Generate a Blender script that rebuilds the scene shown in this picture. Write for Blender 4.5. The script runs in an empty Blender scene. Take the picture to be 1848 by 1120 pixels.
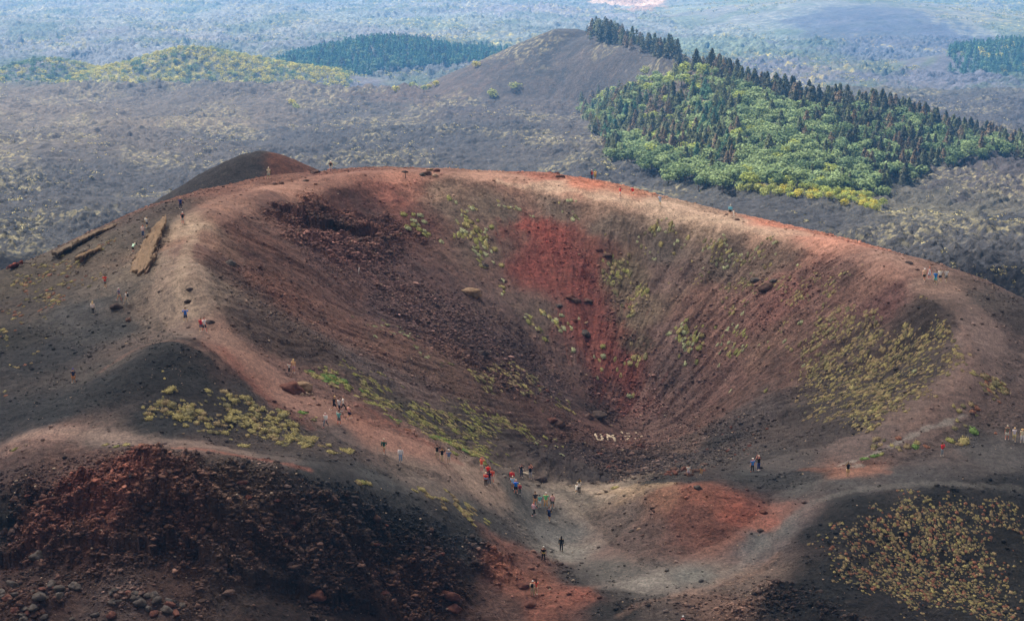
import bpy, math, random
import numpy as np
from mathutils import Vector, Matrix
R = math.radians
rnd = random.Random(7)
rng = np.random.default_rng(11)
scn = bpy.context.scene
C = scn.collection

# ------------------------------------------------------------------ camera
F = 3400.0; PITCH = math.atan(910/3400)
cd = bpy.data.cameras.new('camera'); cam = bpy.data.objects.new('camera', cd); C.objects.link(cam)
cd.sensor_width = 36; cd.lens = F/1848*36; cd.clip_start = 1; cd.clip_end = 20000
cam.location = (0, 0, 0); cam.rotation_euler = (math.pi/2-PITCH, 0, 0)
scn.camera = cam
# ------------------------------------------------------------------ sky, sun
SUN_EL, SUN_AZ = 56, -38          # azimuth from +Y towards -X
w = bpy.data.worlds.new('World'); scn.world = w; w.use_nodes = True
nt = w.node_tree; bg = nt.nodes['Background']
sky = nt.nodes.new('ShaderNodeTexSky'); sky.sky_type = 'NISHITA'; sky.sun_disc = False
sky.sun_elevation = R(SUN_EL); sky.sun_rotation = R(SUN_AZ)
sky.air_density = 1.0; sky.dust_density = 3.0; sky.ozone_density = 1.0
hz = nt.nodes.new('ShaderNodeMix'); hz.data_type = 'RGBA'; hz.inputs[0].default_value = .72      # broken high cloud greys the sky
gw = nt.nodes.new('ShaderNodeRGBToBW'); nt.links.new(sky.outputs[0], gw.inputs[0]); gc = nt.nodes.new('ShaderNodeVectorMath'); gc.operation = 'SCALE'
gc.inputs[0].default_value = (1.22, 1.0, .82); nt.links.new(gw.outputs[0], gc.inputs['Scale'])
nt.links.new(sky.outputs[0], hz.inputs[6]); nt.links.new(gc.outputs[0], hz.inputs[7])
nt.links.new(hz.outputs[2], bg.inputs[0]); bg.inputs[1].default_value = 0.055
sl = bpy.data.lights.new('sun', 'SUN'); sl.energy = 5.0; sl.angle = R(2.5); sl.color = (1, .93, .82)
so = bpy.data.objects.new('sun', sl); C.objects.link(so)
sdir = Vector((math.sin(R(SUN_AZ))*math.cos(R(SUN_EL)), math.cos(R(SUN_AZ))*math.cos(R(SUN_EL)), math.sin(R(SUN_EL))))
so.rotation_euler = sdir.to_track_quat('Z', 'Y').to_euler()
vs = scn.view_settings; vs.view_transform = 'Standard'; vs.look = 'None'; vs.gamma = 1; vs.exposure = 2.18
scn.cycles.max_bounces = 4; scn.cycles.diffuse_bounces = 2; scn.cycles.volume_bounces = 0
scn.cycles.transparent_max_bounces = 4

def cloud(name, blobs, zc, label, seed):
    # a lumpy closed cloud standing above the haze; blobs: shaded ground spots (x, y, rx, ry)
    zs = zc+85.; off = sdir*(zs/sdir.z); n = 70
    bl = [(x+off.x, y+off.y, a, b) for x, y, a, b in blobs]
    x0 = min(b[0]-b[2] for b in bl)-60; x1 = max(b[0]+b[2] for b in bl)+60; y0 = min(b[1]-b[3] for b in bl)-60; y1 = max(b[1]+b[3] for b in bl)+60
    gx, gy = np.meshgrid(np.linspace(x0, x1, n), np.linspace(y0, y1, n)); f = np.full(gx.shape, -9.)
    for x, y, a, b in bl: f = np.maximum(f, 1-((gx-x)/a)**2-((gy-y)/b)**2)
    f = f+fbm(gx/110, gy/110, 4, seed)*.45
    h = np.sqrt(np.clip(f, 0, None)); h = h*(1+.35*fbm(gx/50, gy/50, 3, seed+9)); ok = f > -.02
    I = np.arange(n*n).reshape(n, n); F_ = np.stack([I[:-1, :-1], I[:-1, 1:], I[1:, 1:], I[1:, :-1]], -1).reshape(-1, 4)
    F_ = F_[ok.ravel()[F_].all(1)]
    V_ = np.concatenate([np.stack([gx, gy, zc+2+85*h], -1).reshape(-1, 3), np.stack([gx, gy, zc-2-30*h], -1).reshape(-1, 3)])
    e = {}
    for q_ in F_:
        for k in range(4):
            a, b = int(q_[k]), int(q_[(k+1) % 4])
            if (b, a) in e: del e[(b, a)]
            else: e[(a, b)] = 1
    rim = np.array([(a+n*n, b+n*n, b, a) for a, b in e], int)
    F2 = np.concatenate([F_, F_[:, ::-1]+n*n, rim]); u_, inv = np.unique(F2, return_inverse=True)
    m = bpy.data.materials.get('cloud_vapour')
    if not m:
        m = bpy.data.materials.new('cloud_vapour'); m.use_nodes = True; t = m.node_tree; t.nodes.clear()
        o_ = t.nodes.new('ShaderNodeOutputMaterial'); a = t.nodes.new('ShaderNodeBsdfTransparent'); b = t.nodes.new('ShaderNodeBsdfTranslucent'); x = t.nodes.new('ShaderNodeMixShader')
        b.inputs[0].default_value = (.95, .95, .95, 1); x.inputs[0].default_value = CLOUD_D
        t.links.new(a.outputs[0], x.inputs[1]); t.links.new(b.outputs[0], x.inputs[2]); t.links.new(x.outputs[0], o_.inputs[0])
    o = add(name, mesh_from(name, V_[u_], inv.reshape(-1, 4), [m]), kind='structure')
CLOUD_D = .71
CLOUDS = [([(0, 215, 330, 250), (-60, 400, 200, 110), (120, 380, 220, 100)], 420, 5)]

# ------------------------------------------------------------------ pixel rays (for measuring the photo only)
cP, sP = math.cos(PITCH), math.sin(PITCH)
def ray(u, v):
    u = np.asarray(u, float); v = np.asarray(v, float)
    d = F*cP-(v-560)*sP
    return (u-924)/d, -(F*sP+(v-560)*cP)/d      # X/Y, Z/Y
def P3(u, v, Y):
    a, b = ray(u, v); return a*Y, np.asarray(Y, float)+0*a, b*Y

# ------------------------------------------------------------------ noise
_perm = np.random.default_rng(3).permutation(4096).astype(np.int32)
_ang = np.random.default_rng(4).random(4096)*2*math.pi
_gx = np.cos(_ang).astype(np.float32); _gy = np.sin(_ang).astype(np.float32)
def perlin(x, y, seed=0):
    x = np.asarray(x, np.float64)+seed*17.31; y = np.asarray(y, np.float64)+seed*31.7
    xf = np.floor(x); yf = np.floor(y)
    xi = xf.astype(np.int32); yi = yf.astype(np.int32)
    fx = (x-xf).astype(np.float32); fy = (y-yf).astype(np.float32)
    def g(ix, iy, dx, dy):
        h = _perm[(_perm[ix & 4095]+iy) & 4095]
        return _gx[h]*dx+_gy[h]*dy
    ux = fx*fx*fx*(fx*(fx*6-15)+10); uy = fy*fy*fy*(fy*(fy*6-15)+10)
    a = g(xi, yi, fx, fy); b = g(xi+1, yi, fx-1, fy)
    c = g(xi, yi+1, fx, fy-1); d = g(xi+1, yi+1, fx-1, fy-1)
    return ((a+(b-a)*ux)*(1-uy)+(c+(d-c)*ux)*uy)*1.5
def fbm(x, y, n=4, seed=0, gain=.5, kind=0):
    s = 0; a = 1; t = 0; f = 1
    for k in range(n):
        p = perlin(x*f, y*f, seed+k)
        if kind == 1: p = 1-2*np.abs(p)          # ridges
        if kind == 2: p = 2*np.abs(p)-.5         # billows
        s = s+p*a; t += a; a *= gain; f *= 2.03
    return s/t*(1.4 if kind == 0 else 1)
def ss(a, b, x): t = np.clip((x-a)/(b-a), 0, 1); return t*t*(3-2*t)
def smax(a, b, k): 
    h = np.clip(.5+.5*(a-b)/k, 0, 1); return b*(1-h)+a*h+k*h*(1-h)

# ------------------------------------------------------------------ control points of the near hill (read off the photo: u, v, distance)
RIM = [(500,660,212),(440,620,213),(390,560,217),(350,500,224),(350,450,236),(390,410,250),(440,385,263),(500,360,276),(600,338,288),(700,325,295),(780,322,298),(900,335,300),(1000,350,299),(1100,375,294),(1200,395,290),(1300,415,284),(1400,435,277),(1500,450,268),(1600,485,254),(1680,560,240),(1720,620,231),(1730,680,223),(1680,730,217),(1600,775,213),(1500,805,211)]
INS = [(560,700,208),(640,740,205),(740,790,203),(820,825,204),(900,858,207),(960,875,210),(1060,885,213)]
WALL = [(650,560,248),(800,620,248),(800,760,222),(1000,740,247),(1000,790,240),(900,840,214),(900,780,228),(700,700,222),(600,640,222),(500,560,231),(450,480,242),(1100,550,275),(900,500,278),(700,450,272),(600,400,279),(1300,560,266),(1500,600,249),(1400,680,246),(1500,750,228),(1600,680,234),(1400,790,226),(1300,820,225),(1150,745,258),(1250,760,253),(1200,800,245),(1150,850,232),(1050,840,228),(1250,850,217),(1300,740,247),(1000,640,262),(560,480,250),(850,400,288),(1050,470,283),(1200,650,262),(1000,560,271),(750,530,263),(1650,620,238),(1200,480,281),(1350,490,274)]
OUT = [(300,370,261),(200,420,258),(100,460,253),(0,492,248),(-120,540,243),(330,390,254),(250,470,240),(150,520,235),(190,518,232),(0,560,231),(100,600,220),(250,580,220),(335,580,214),(366,598,211),(0,650,211),(130,690,202),(200,640,207),(300,600,214),
 (290,618,203),(290,690,195),(210,690,196),(420,690,201),(430,640,207),(350,650,201),(230,650,203),(300,780,187),(450,800,188),(0,730,198),(600,800,193),(530,720,203),(620,765,199),(700,815,198),(800,855,197),(870,880,201),(950,910,204),(1000,905,207),
 (960,935,203),(1013,993,196),(980,1010,190),(965,1072,182),(1100,1050,183),(1200,1080,178),(1300,1030,185),(1000,1115,177),(1230,1118,173),
 (1250,876,201),(1150,888,204),(1380,915,198),(1200,950,196),(1100,960,200),(1250,1000,190),(1180,865,211),(1300,860,208),(1400,850,207),(1500,845,206),(1530,860,202),(1590,820,208),(1650,800,210),(1700,823,206),(1820,795,212),(1848,760,216),(1600,890,197),(1450,900,198),(1400,970,192),(1380,1040,185),
 (1848,880,199),(1650,880,197),(1540,905,194),(1470,960,188),(1430,1030,182),(1330,1092,176),(1600,1000,187),(1848,1000,188),(1700,1110,177),(1848,1115,177),(1500,1095,175),(1450,1100,174),(1950,1000,188),
 (200,835,178),(350,830,178),(500,848,179),(620,880,181),(760,930,184),(880,1000,186),(0,870,178),(-100,900,180),(60,787,187),(300,803,184),(500,828,185),(700,862,190),(850,925,193),(0,800,190),(150,800,185),
 (0,1000,172),(200,1000,170),(100,930,175),(300,1000,169.5),(400,1040,169),(520,1055,171),(650,1092,173),(750,1115,175),(350,910,174),(600,960,177),(500,930,176.5),(700,1000,180),(100,1060,166),(0,1112,162),(250,1112,162),(400,1115,164),(600,1118,169),(900,1050,184),(850,1112,177),(-120,1050,168),
 (1770,545,245),(1800,640,230),(1848,600,238),(1830,670,228),(1780,720,220),(1700,770,214),(1950,640,238),(1950,760,220),(1640,500,252),(1560,450,265)]
SIL = [(400,338,285),(480,320,297),(600,307,303),(750,304,309),(900,308,311),(1000,313,309),(1070,325,304),(1200,358,299),(1320,385,294),(1400,403,288),(1500,427,280),(1600,457,267),(1700,492,253),(1780,530,247),(1848,560,243),(1950,600,240),(330,355,274),(250,395,262),(150,435,257),(60,468,252),(-20,500,249),(-150,560,243)]
CX, CY = 10.0, 250.0
pts = []
for L in (RIM, INS, WALL, OUT, SIL):
    a = np.array(L, float); x, y, z = P3(a[:, 0], a[:, 1], a[:, 2]); pts.append(np.stack([x, y, z], 1))
S = pts[-1]; d = S[:, :2]-np.array([CX, CY]); d /= np.linalg.norm(d, axis=1)[:, None]
for r_, dz in ((18, -7.5), (45, -22), (90, -46)):
    pts.append(np.concatenate([S[:, :2]+d*r_, (S[:, 2]+dz)[:, None]], 1))
pts.append(np.array([(-70, 150, -82), (0, 150, -83.5), (70, 150, -84), (-45, 158, -76), (20, 162, -81), (60, 160, -81), (-100, 180, -76), (-110, 210, -78), (110, 190, -88), (110, 160, -90), (120, 225, -90)], float))
PT = np.concatenate(pts)
def tps_fit(xy, z, lam=.15):
    n = len(z); d2 = ((xy[:, None]-xy[None])**2).sum(-1); K = .5*d2*np.log(d2+1e-9)
    A = np.zeros((n+3, n+3)); A[:n, :n] = K+np.eye(n)*lam*100; A[:n, n] = 1; A[:n, n+1:] = xy; A[n:, :n] = A[:n, n:].T
    return np.linalg.solve(A, np.concatenate([z, [0, 0, 0]]))
def tps_eval(xy, wt, x, y):
    out = wt[-3]+wt[-2]*x+wt[-1]*y
    for i in range(len(xy)):
        d2 = (x-xy[i, 0])**2+(y-xy[i, 1])**2
        out = out+wt[i]*.5*d2*np.log(d2+1e-9)
    return out
NW = tps_fit(PT[:, :2], PT[:, 2])
# wooded ridge beyond (height above the plain)
def plain0(x, y):
    step = ss(0, 1, (y-1045-25*np.sin(x/60.))/60)
    step = np.where(y < 980, 0, step)
    z1 = -(80+.07*y); z2 = -(117+.05*y)
    return z1*(1-step)+z2*step
FO = [(1080,60,985),(1115,68,960),(1155,80,925),(1200,95,880),(1300,125,790),(1400,170,745),(1470,195,725),(1540,195,725),(1600,203,730),(1700,235,735),(1848,280,725),(1950,310,715)]
FB = [(1050,215,905),(1080,265,760),(1110,295,690),(1200,335,630),(1300,366,590),(1400,376,580),(1500,376,580),(1590,352,604),(1620,335,625),(1700,322,650),(1848,300,680),(2000,290,700)]
FM = [(1300,240,690),(1200,230,740),(1450,270,650),(1600,260,670),(1150,150,880),(1750,280,690)]
fp = []
for L in (FO, FB, FM):
    a = np.array(L, float); x, y, z = P3(a[:, 0], a[:, 1], a[:, 2]); fp.append(np.stack([x, y, z-plain0(x, y)], 1))
cr = fp[0]
fp.append(np.stack([cr[:, 0]+10, cr[:, 1]+60, np.maximum(cr[:, 2]-22, -4)], 1)); fp.append(np.stack([cr[:, 0]+20, cr[:, 1]+130, np.maximum(cr[:, 2]-45, -8)], 1))
fp.append(np.stack([fp[1][:, 0]-5, fp[1][:, 1]-50, fp[1][:, 2]*0-6], 1))
fp.append(np.array([(20, 620, -5), (14, 700, -6), (10, 780, -7), (5, 860, -8), (5, 940, -8), (8, 1020, -8), (-25, 700, -14), (-30, 850, -16), (-30, 1000, -16), (20, 540, -8), (30, 1060, -3)], float))
FPT = np.concatenate(fp); FWt = tps_fit(FPT[:, :2], FPT[:, 2])
def cone(x, y, u, v, Y, sl, rf=.12, sx=1., sy=1., top=0):
    a, b = ray(u, v); cx, cz = a*Y, b*Y
    r = np.sqrt(((x-cx)/sx)**2+((y-Y)/sy)**2+ (rf*40)**2)-rf*40
    return cz-sl*np.maximum(r-top, 0), r
LAVA_SEED = 20
def H(x, y, detail=True):
    x = np.asarray(x, np.float64); y = np.asarray(y, np.float64)
    shp = x.shape; x = x.ravel(); y = y.ravel()
    z = plain0(x, y)
    nearm = (y < 430) & (np.abs(x) < 230)
    near = np.full_like(z, -400.)
    if nearm.any():
        xx, yy = x[nearm], y[nearm]
        n = tps_eval(PT[:, :2], NW, xx, yy)
        rr = np.hypot(xx-0, yy-225)
        n = n-.9*np.maximum(rr-120, 0)
        n = np.where(yy < 155, n+(np.minimum(-2-.56*yy, 0)-n)*ss(155, 138, yy), n)
        rh, _ = cone(xx, yy, 470, 274, 345, .68, .12, 1.1)
        n = smax(n, rh, 1.5)
        near[nearm] = n
    # far hills
    hill = np.full_like(z, -9999.)
    m = y > 500
    if m.any():
        xx, yy = x[m], y[m]; h = hill[m]; p = z[m]
        for (u, v, Y, sl, rf, sx, sy, top) in ((1022,56,1000,.47,.25,1,1,2),(350,90,1230,.43,.3,1.35,1,2),(85,110,1260,.4,.25,1.1,1,3),(420,110,1225,.27,.3,1.5,1,0),(262,120,1235,.36,.3,1.3,1,0),
             (700,80,1400,.27,.4,1.05,1,5),(632,104,1385,.24,.35,1.0,1,3),(772,98,1395,.22,.35,1.4,1,4),(1790,100,1340,.3,.4,1.2,1,10),(1870,85,1350,.3,.4,1.3,1,10),(1560,13,1850,.16,.5,1.,1.6,35),(1650,24,1820,.14,.5,1.1,1.5,30),(1450,122,1420,.12,.4,1.7,1,4)):
            c, r = cone(xx, yy, u, v, Y, sl, rf, sx, sy, top); h = smax(h, c, 5)
        # small hollow of the left yellow hill's crater
        f = tps_eval(FPT[:, :2], FWt, xx, yy)
        f = np.where((yy > 520) & (xx > -20) & (yy < 1150), f, -50)
        h = smax(h, p+f, 4)
        hill[m] = h
    pl = z
    base = smax(pl, hill, 3.)
    base = np.where(hill < -9000, pl, base)
    out = smax(base, near, 1.5)
    if detail:
        isn = ss(-1, 1.5, near-base); ish = ss(0, 5, hill-pl)
        isl = (1-isn)*(1-ish)
        # lava field
        lm = (isl > .01)
        if lm.any():
            xx, yy = x[lm], y[lm]
            far = ss(1000, 1400, yy); 
            b = fbm(xx/90, yy/130, 3, 31)*5*(1-far)+fbm(xx/160, yy/260, 4, 35)*9*far
            rough = .75+.5*fbm(xx/60, yy/80, 2, 41)
            c = fbm(xx/9, yy/11, 6, 45, .6, 2)*3.3*rough*(1+1.2*far)
            lob = fbm(xx/40+.6*fbm(xx/70, yy/70, 2, 3), yy/30, 3, 52, .5, 1)*1.6
            damp = ss(0, 90, np.hypot(xx-CX, yy-CY)-75)
            dd = (b+c+lob*(1+far))*(.35+.65*damp)
            # bank along the edge where the old flow drops to the lower plain
            bank = np.exp(-((yy-1010-18*np.sin(xx/37.))/32)**2)*(3.5+3*fbm(xx/35, yy/50, 3, 61))*ss(110, 40, xx)
            out[lm] += (dd+bank)*isl[lm]
        hm = ish > .01
        if hm.any():
            out[hm] += (fbm(x[hm]/30, y[hm]/30, 4, 70)*1.0+fbm(x[hm]/6, y[hm]/6, 2, 75)*.18)*ish[hm]
        nm = isn > .01
        if nm.any():
            xx, yy = x[nm], y[nm]
            th = np.arctan2(yy-CY, xx-CX); rr = np.hypot(xx-CX, yy-CY)
            inside = crater_in(xx, yy)
            g = (fbm(th*9, rr/28, 4, 80)*.5+fbm(th*30+fbm(xx/8, yy/8, 2, 77)*.8, rr/16, 4, 81, .6)*.35)*inside*ss(4, 20, rr)
            sm = fbm(xx/9, yy/9, 4, 84)*.28+fbm(xx/1.3, yy/1.3, 3, 86, .7)*.09
            ro = rough_near(xx, yy)
            rk = (fbm(xx/2.6, yy/2.2, 5, 90, .65, 2)*1.8+fbm(xx/10, yy/4.5, 4, 95, .6, 1)*2.2)*ro
            pm = path_mask(xx, yy); s_ = sdf(CR_POLY, xx, yy); out[nm] += (.95*np.exp(-((s_-1.2)/3.2)**2)-.45*np.exp(-((s_+5)/4)**2))*ss(205, 222, yy)*(.7+.5*fbm(xx/5, yy/5, 3, 133))*isn[nm]
            out[nm] += (g+sm*(1-.6*pm)+rk*(1-pm))*isn[nm]
            out[nm] += ledges(xx, yy)*isn[nm]
    return out.reshape(shp)
def near_only(x, y):
    return tps_eval(PT[:, :2], NW, np.asarray(x, float), np.asarray(y, float))
def Wp(u, v, lo=150., hi=3300., fn=None):
    """where the line of sight of a photo point meets the ground"""
    u = np.atleast_1d(np.asarray(u, float)); v = np.atleast_1d(np.asarray(v, float))
    a, b = ray(u, v); fn = fn or (lambda x, y: H(x, y, False))
    Ys = np.concatenate([np.arange(lo, 420, 1.), np.geomspace(420, hi, 400)])
    X = a[:, None]*Ys[None]; YY = np.broadcast_to(Ys, X.shape); D = fn(X, YY)-b[:, None]*YY
    hit = D > 0; i = np.argmax(hit, 1); i = np.where(hit.any(1), np.maximum(i, 1), len(Ys)-1)
    y0 = Ys[i-1]; y1 = Ys[i]
    for _ in range(14):
        ym = (y0+y1)/2; h = fn(a*ym, ym)-b*ym > 0
        y1 = np.where(h, ym, y1); y0 = np.where(h, y0, ym)
    return np.stack([a*y1, y1], 1)
def near_fn(x, y): 
    return near_only(x, y)
# polygons in ground plan
def poly_ground(L, near=True):
    L = np.array(L, float); return Wp(L[:, 0], L[:, 1], 150, 400 if near else 3300, near_fn if near else None)
def inpoly(P, x, y):
    ins = np.zeros(x.shape, bool); n = len(P)
    for i in range(n):
        x0, y0 = P[i]; x1, y1 = P[(i+1) % n]
        c = ((y0 > y) != (y1 > y)) & (x < (x1-x0)*(y-y0)/(y1-y0+1e-12)+x0); ins ^= c
    return ins
def pdist(P, x, y, closed=True):
    best = np.full(x.shape, 1e9); n = len(P)
    for i in range(n if closed else n-1):
        ax, ay = P[i]; bx, by = P[(i+1) % n]; ex, ey = bx-ax, by-ay; L2 = ex*ex+ey*ey+1e-9
        t = np.clip(((x-ax)*ex+(y-ay)*ey)/L2, 0, 1); best = np.minimum(best, np.hypot(x-ax-t*ex, y-ay-t*ey))
    return best
def sdf(P, x, y): d = pdist(P, x, y); return np.where(inpoly(P, x, y), -d, d)
def xyz3(L): 
    a = np.array(L, float); x, y, z = P3(a[:, 0], a[:, 1], a[:, 2]); return np.stack([x, y], 1)
CR_POLY = np.concatenate([xyz3(RIM)[::-1], xyz3(INS)])[:]
CR_POLY = xyz3(RIM+[(1400,835,214),(1250,858,214),(1120,880,214)]+INS[::-1])
def crater_in(x, y): return ss(2.5, -3, sdf(CR_POLY, x, y))
ROUGH = [(poly_ground([(0,890),(150,850),(400,838),(520,858),(600,905),(690,955),(800,995),(890,1012),(780,1095),(560,1085),(420,1052),(330,1015),(0,1035)]), 1.0),
         (poly_ground([(490,380),(560,365),(700,390),(760,430),(720,470),(600,470),(520,430)]), .6),
         (poly_ground([(0,1065),(130,1050),(160,1120),(0,1120)]), .5),
         (poly_ground([(170,1090),(230,1060),(330,1085),(360,1120),(170,1120)]), .5),
         (poly_ground([(1330,1095),(1400,1060),(1500,1085),(1560,1120),(1300,1120)]), .55),
         (poly_ground([(1060,820),(1160,800),(1230,820),(1200,870),(1100,868)]), .28),
         (poly_ground([(700,480),(820,560),(1000,690),(940,730),(800,640),(650,520)]), .22)]
def rough_near(x, y):
    s = fbm(x/7, y/7, 5, 99, .65)*5; o = .05*np.ones_like(x)
    for P, k in ROUGH: o = np.maximum(o, k*ss(2.5, -4, sdf(P, x, y)+s))
    return o
PATHS = [([(500,345),(620,322),(760,315),(900,322),(1000,338),(1100,358),(1200,378),(1300,398),(1400,420),(1500,440),(1600,475),(1700,525),(1770,590),(1765,660),(1710,725),(1620,780),(1500,822),(1380,845)], 3.0),
         ([(500,350),(430,365),(350,410),(325,480),(325,540),(370,600),(450,655),(530,715),(640,780),(740,815),(860,868),(980,905)], 3.4),
         ([(980,910),(1020,970),(1120,1040),(1220,1050),(1320,1010),(1400,960),(1450,905),(1560,865),(1700,850),(1848,810)], 3.6),
         ([(40,785),(200,788),(380,808),(560,845),(720,875),(880,905)], 1.8)]
PATHG = [(poly_ground(L), w_) for L, w_ in PATHS]
def path_mask(x, y):
    o = np.zeros_like(x)
    for P, w_ in PATHG:
        o = np.maximum(o, ss(w_+.6, w_-.6, pdist(P, x, y, False)+fbm(x/6, y/6, 3, 120)*.9))
    return o
LEDGE = [(poly_ground(L), h_, d_) for L, h_, d_ in (
    ([(0,1012),(120,1000),(230,990),(330,990),(420,1035),(540,1065),(650,1095)], 1.5, 1.3),
    ([(520,385),(560,412),(600,420),(660,425)], 2.2, 1.4),
    ([(0,945),(150,930),(250,925),(330,935),(420,960)], 1.1, 1.3))]
def ledges(x, y):
    """overhung lips of old lava: a raised lip with a drop below it"""
    o = 0*x
    for P, h_, d_ in LEDGE:
        wob = fbm(x/2.5, y/2.5, 4, 130, .6)*1.6; dd = np.abs(pdist(P, x, y, False)+0*wob)
        side = y+wob-np.interp(x, np.sort(P[:, 0]), P[np.argsort(P[:, 0]), 1])
        o = o+np.where(side > 0, 1, -.7)*h_*.5*np.exp(-(dd/ (d_*1.6))**2)
    return o
# ------------------------------------------------------------------ ground colours (own colour of ash, cinder and lava; cloud shadow painted on one far mound)
def s2l(c):
    c = np.asarray(c, float)/255; return np.where(c < .04045, c/12.92, ((c+.055)/1.055)**2.4)
def cal(c):
    c = np.atleast_2d(np.asarray(c, float)); R_ = c[:, :1]; w_ = np.clip((R_-c[:, 2:])/R_/.3, 0, 1)*(R_ > 56); br = np.clip((R_-120)/50, 0, 1)
    return np.clip(c+(R_-c)*.2*w_+8*w_+12*br, 0, 255)
NEARC = """500,345,135,90,72;650,318,120,72,58;750,315,125,80,65;900,320,150,105,84;1000,340,165,130,105;1100,355,160,125,100;1200,375,165,135,110;1300,400,160,130,105;1400,420,165,125,100;1500,438,172,104,80;1500,425,165,95,70;1600,480,135,100,85;1700,520,115,90,78;1780,600,100,82,76;1740,680,95,75,68;1650,760,90,72,65;1550,800,85,72,68;1400,830,69,64,62;1300,830,80,73,70;1770,540,75,66,62;1848,570,70,62,60;850,306,130,78,62;1050,330,175,90,60;980,318,150,80,60;1130,345,170,100,70;1400,404,180,100,72;330,420,135,112,90;335,500,120,100,84;300,540,105,90,78;250,490,112,97,82;200,520,95,85,76;150,560,75,74,74;100,640,47,47,49;50,560,70,62,56;0,520,75,66,55;0,620,46,44,41;200,600,64,64,64;250,420,82,72,64;180,440,85,75,64;290,380,75,62,55;400,345,110,68,54;420,380,112,75,60;450,330,112,68,52;360,440,110,78,62;335,560,108,90,76;290,650,34,34,35;200,685,43,43,44;350,680,41,40,40;380,650,43,41,40;290,625,43,43,43;100,740,47,48,50;0,760,50,50,52;290,608,92,78,70;220,635,85,72,66;180,665,72,66,62;400,600,115,85,72;450,650,118,80,66;405,650,110,65,52;530,720,118,80,68;600,740,108,72,60;650,770,125,76,60;720,800,125,82,68;630,800,80,68,64;480,700,104,62,50;850,860,128,106,90;760,845,105,88,78;560,690,105,72,62;420,740,47,43,41;300,760,47,47,48;530,790,65,56,52;450,700,50,46,45;60,800,112,84,74;300,810,90,70,62;200,790,100,85,78;150,830,85,58,50;500,840,75,66,62;560,870,52,52,52;700,880,58,58,58;20,850,70,50,46;850,920,69,69,68;900,950,67,65,64;700,940,39,40,42;800,980,45,46,48;780,870,95,85,78;620,900,40,40,41;840,960,53,53,53;950,920,77,76,74;1000,960,92,91,89;1050,900,114,104,94;1100,888,150,130,110;1130,900,130,106,86;1100,950,98,84,77;1050,1000,112,108,102;1150,1050,118,113,107;1250,1040,96,95,91;1350,970,83,83,83;1400,950,77,77,77;1450,880,69,68,67;1400,870,57,57,58;1550,870,67,65,64;1540,850,112,70,54;1650,860,65,63,63;1800,820,72,69,68;1350,860,57,57,57;1250,865,55,52,52;1180,868,57,55,53;1250,890,133,72,52;1320,920,125,57,40;1280,960,96,52,40;1200,900,129,84,62;1180,960,92,68,60;1150,980,88,70,64;1370,940,112,52,39;1240,930,101,58,46;930,1000,104,62,50;930,1040,122,68,50;1000,1090,120,66,50;1030,1080,125,63,46;1100,1030,79,76,72;1100,1100,47,45,44;900,1110,85,58,50;1280,1090,98,72,60;1330,1050,100,82,72;1200,1115,75,65,60;1130,1060,57,53,51;1050,1040,60,57,55;50,900,45,36,33;200,870,82,40,30;300,900,72,46,36;450,900,66,51,41;550,900,46,39,37;100,950,70,38,30;300,970,50,34,28;480,970,50,38,33;600,960,46,39,36;700,1000,33,28,27;600,1040,50,39,35;100,1050,62,40,33;300,1040,66,44,36;420,1060,62,48,42;220,1090,76,60,56;500,1110,50,40,37;800,1060,48,35,31;720,1060,54,38,31;30,930,33,32,32;150,905,80,38,28;1500,950,36,36,37;1650,1000,32,32,33;1848,1000,39,38,36;1450,1080,28,28,29;1600,1100,39,36,36;1800,1100,41,40,38;1700,910,36,36,36;1848,885,39,39,40;1500,1060,34,34,34;1560,915,40,40,40;520,380,78,48,42;570,400,50,36,32;450,420,96,60,48;480,460,82,50,40;600,450,93,60,55;700,480,94,65,60;620,520,97,65,57;500,520,100,60,46;420,500,80,56,46;600,580,106,69,56;700,620,110,74,60;550,620,74,55,46;800,680,101,72,59;900,730,88,62,52;700,560,92,66,62;800,540,92,65,60;850,600,78,57,55;950,640,75,55,52;900,560,88,65,60;1000,700,81,60,57;650,660,92,76,72;750,700,106,83,76;850,760,70,58,50;740,740,66,58,50;950,770,72,50,43;650,370,78,44,38;720,350,128,70,56;750,385,105,60,50;700,400,72,44,39;735,335,150,90,70;390,470,88,58,48;470,590,74,56,48;820,380,108,88,74;880,460,105,84,72;950,560,100,80,70;1020,650,102,74,66;1100,710,105,68,60;900,380,112,93,78;1000,380,117,98,84;1100,410,112,95,82;1200,440,102,90,82;1300,470,96,80,70;1400,460,107,84,70;800,345,135,105,85;960,410,140,50,38;1000,430,130,46,37;980,480,120,50,41;1040,500,112,45,38;1080,600,120,52,43;1130,690,118,58,48;1050,450,112,58,46;1100,650,118,54,46;1030,470,115,46,38;1060,560,108,48,40;920,430,108,76,64;1120,500,100,84,64;1160,560,118,97,77;1150,620,92,77,60;1200,500,109,84,75;1200,600,108,80,72;1250,560,116,80,67;1300,600,121,83,71;1400,560,121,75,65;1500,500,108,74,64;1450,640,101,71,60;1590,490,124,84,70;1380,620,113,81,67;1300,700,108,75,66;1200,690,101,77,71;1600,540,101,65,60;1550,620,77,60,53;1650,600,58,48,44;1500,700,69,58,53;1600,700,65,58,53;1450,740,69,60,56;1350,760,76,67,65;1300,790,62,57,55;1500,780,66,58,55;1680,670,70,60,56;1100,780,95,62,53;1200,760,99,71,63;1250,800,102,80,70;1050,820,64,50,48;1150,830,60,48,45;980,820,60,50,48;1100,860,62,54,52;1230,830,75,66,64;1280,750,98,68,58;1070,740,60,42,38;1180,720,128,91,81;1000,770,84,55,46"""
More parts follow.
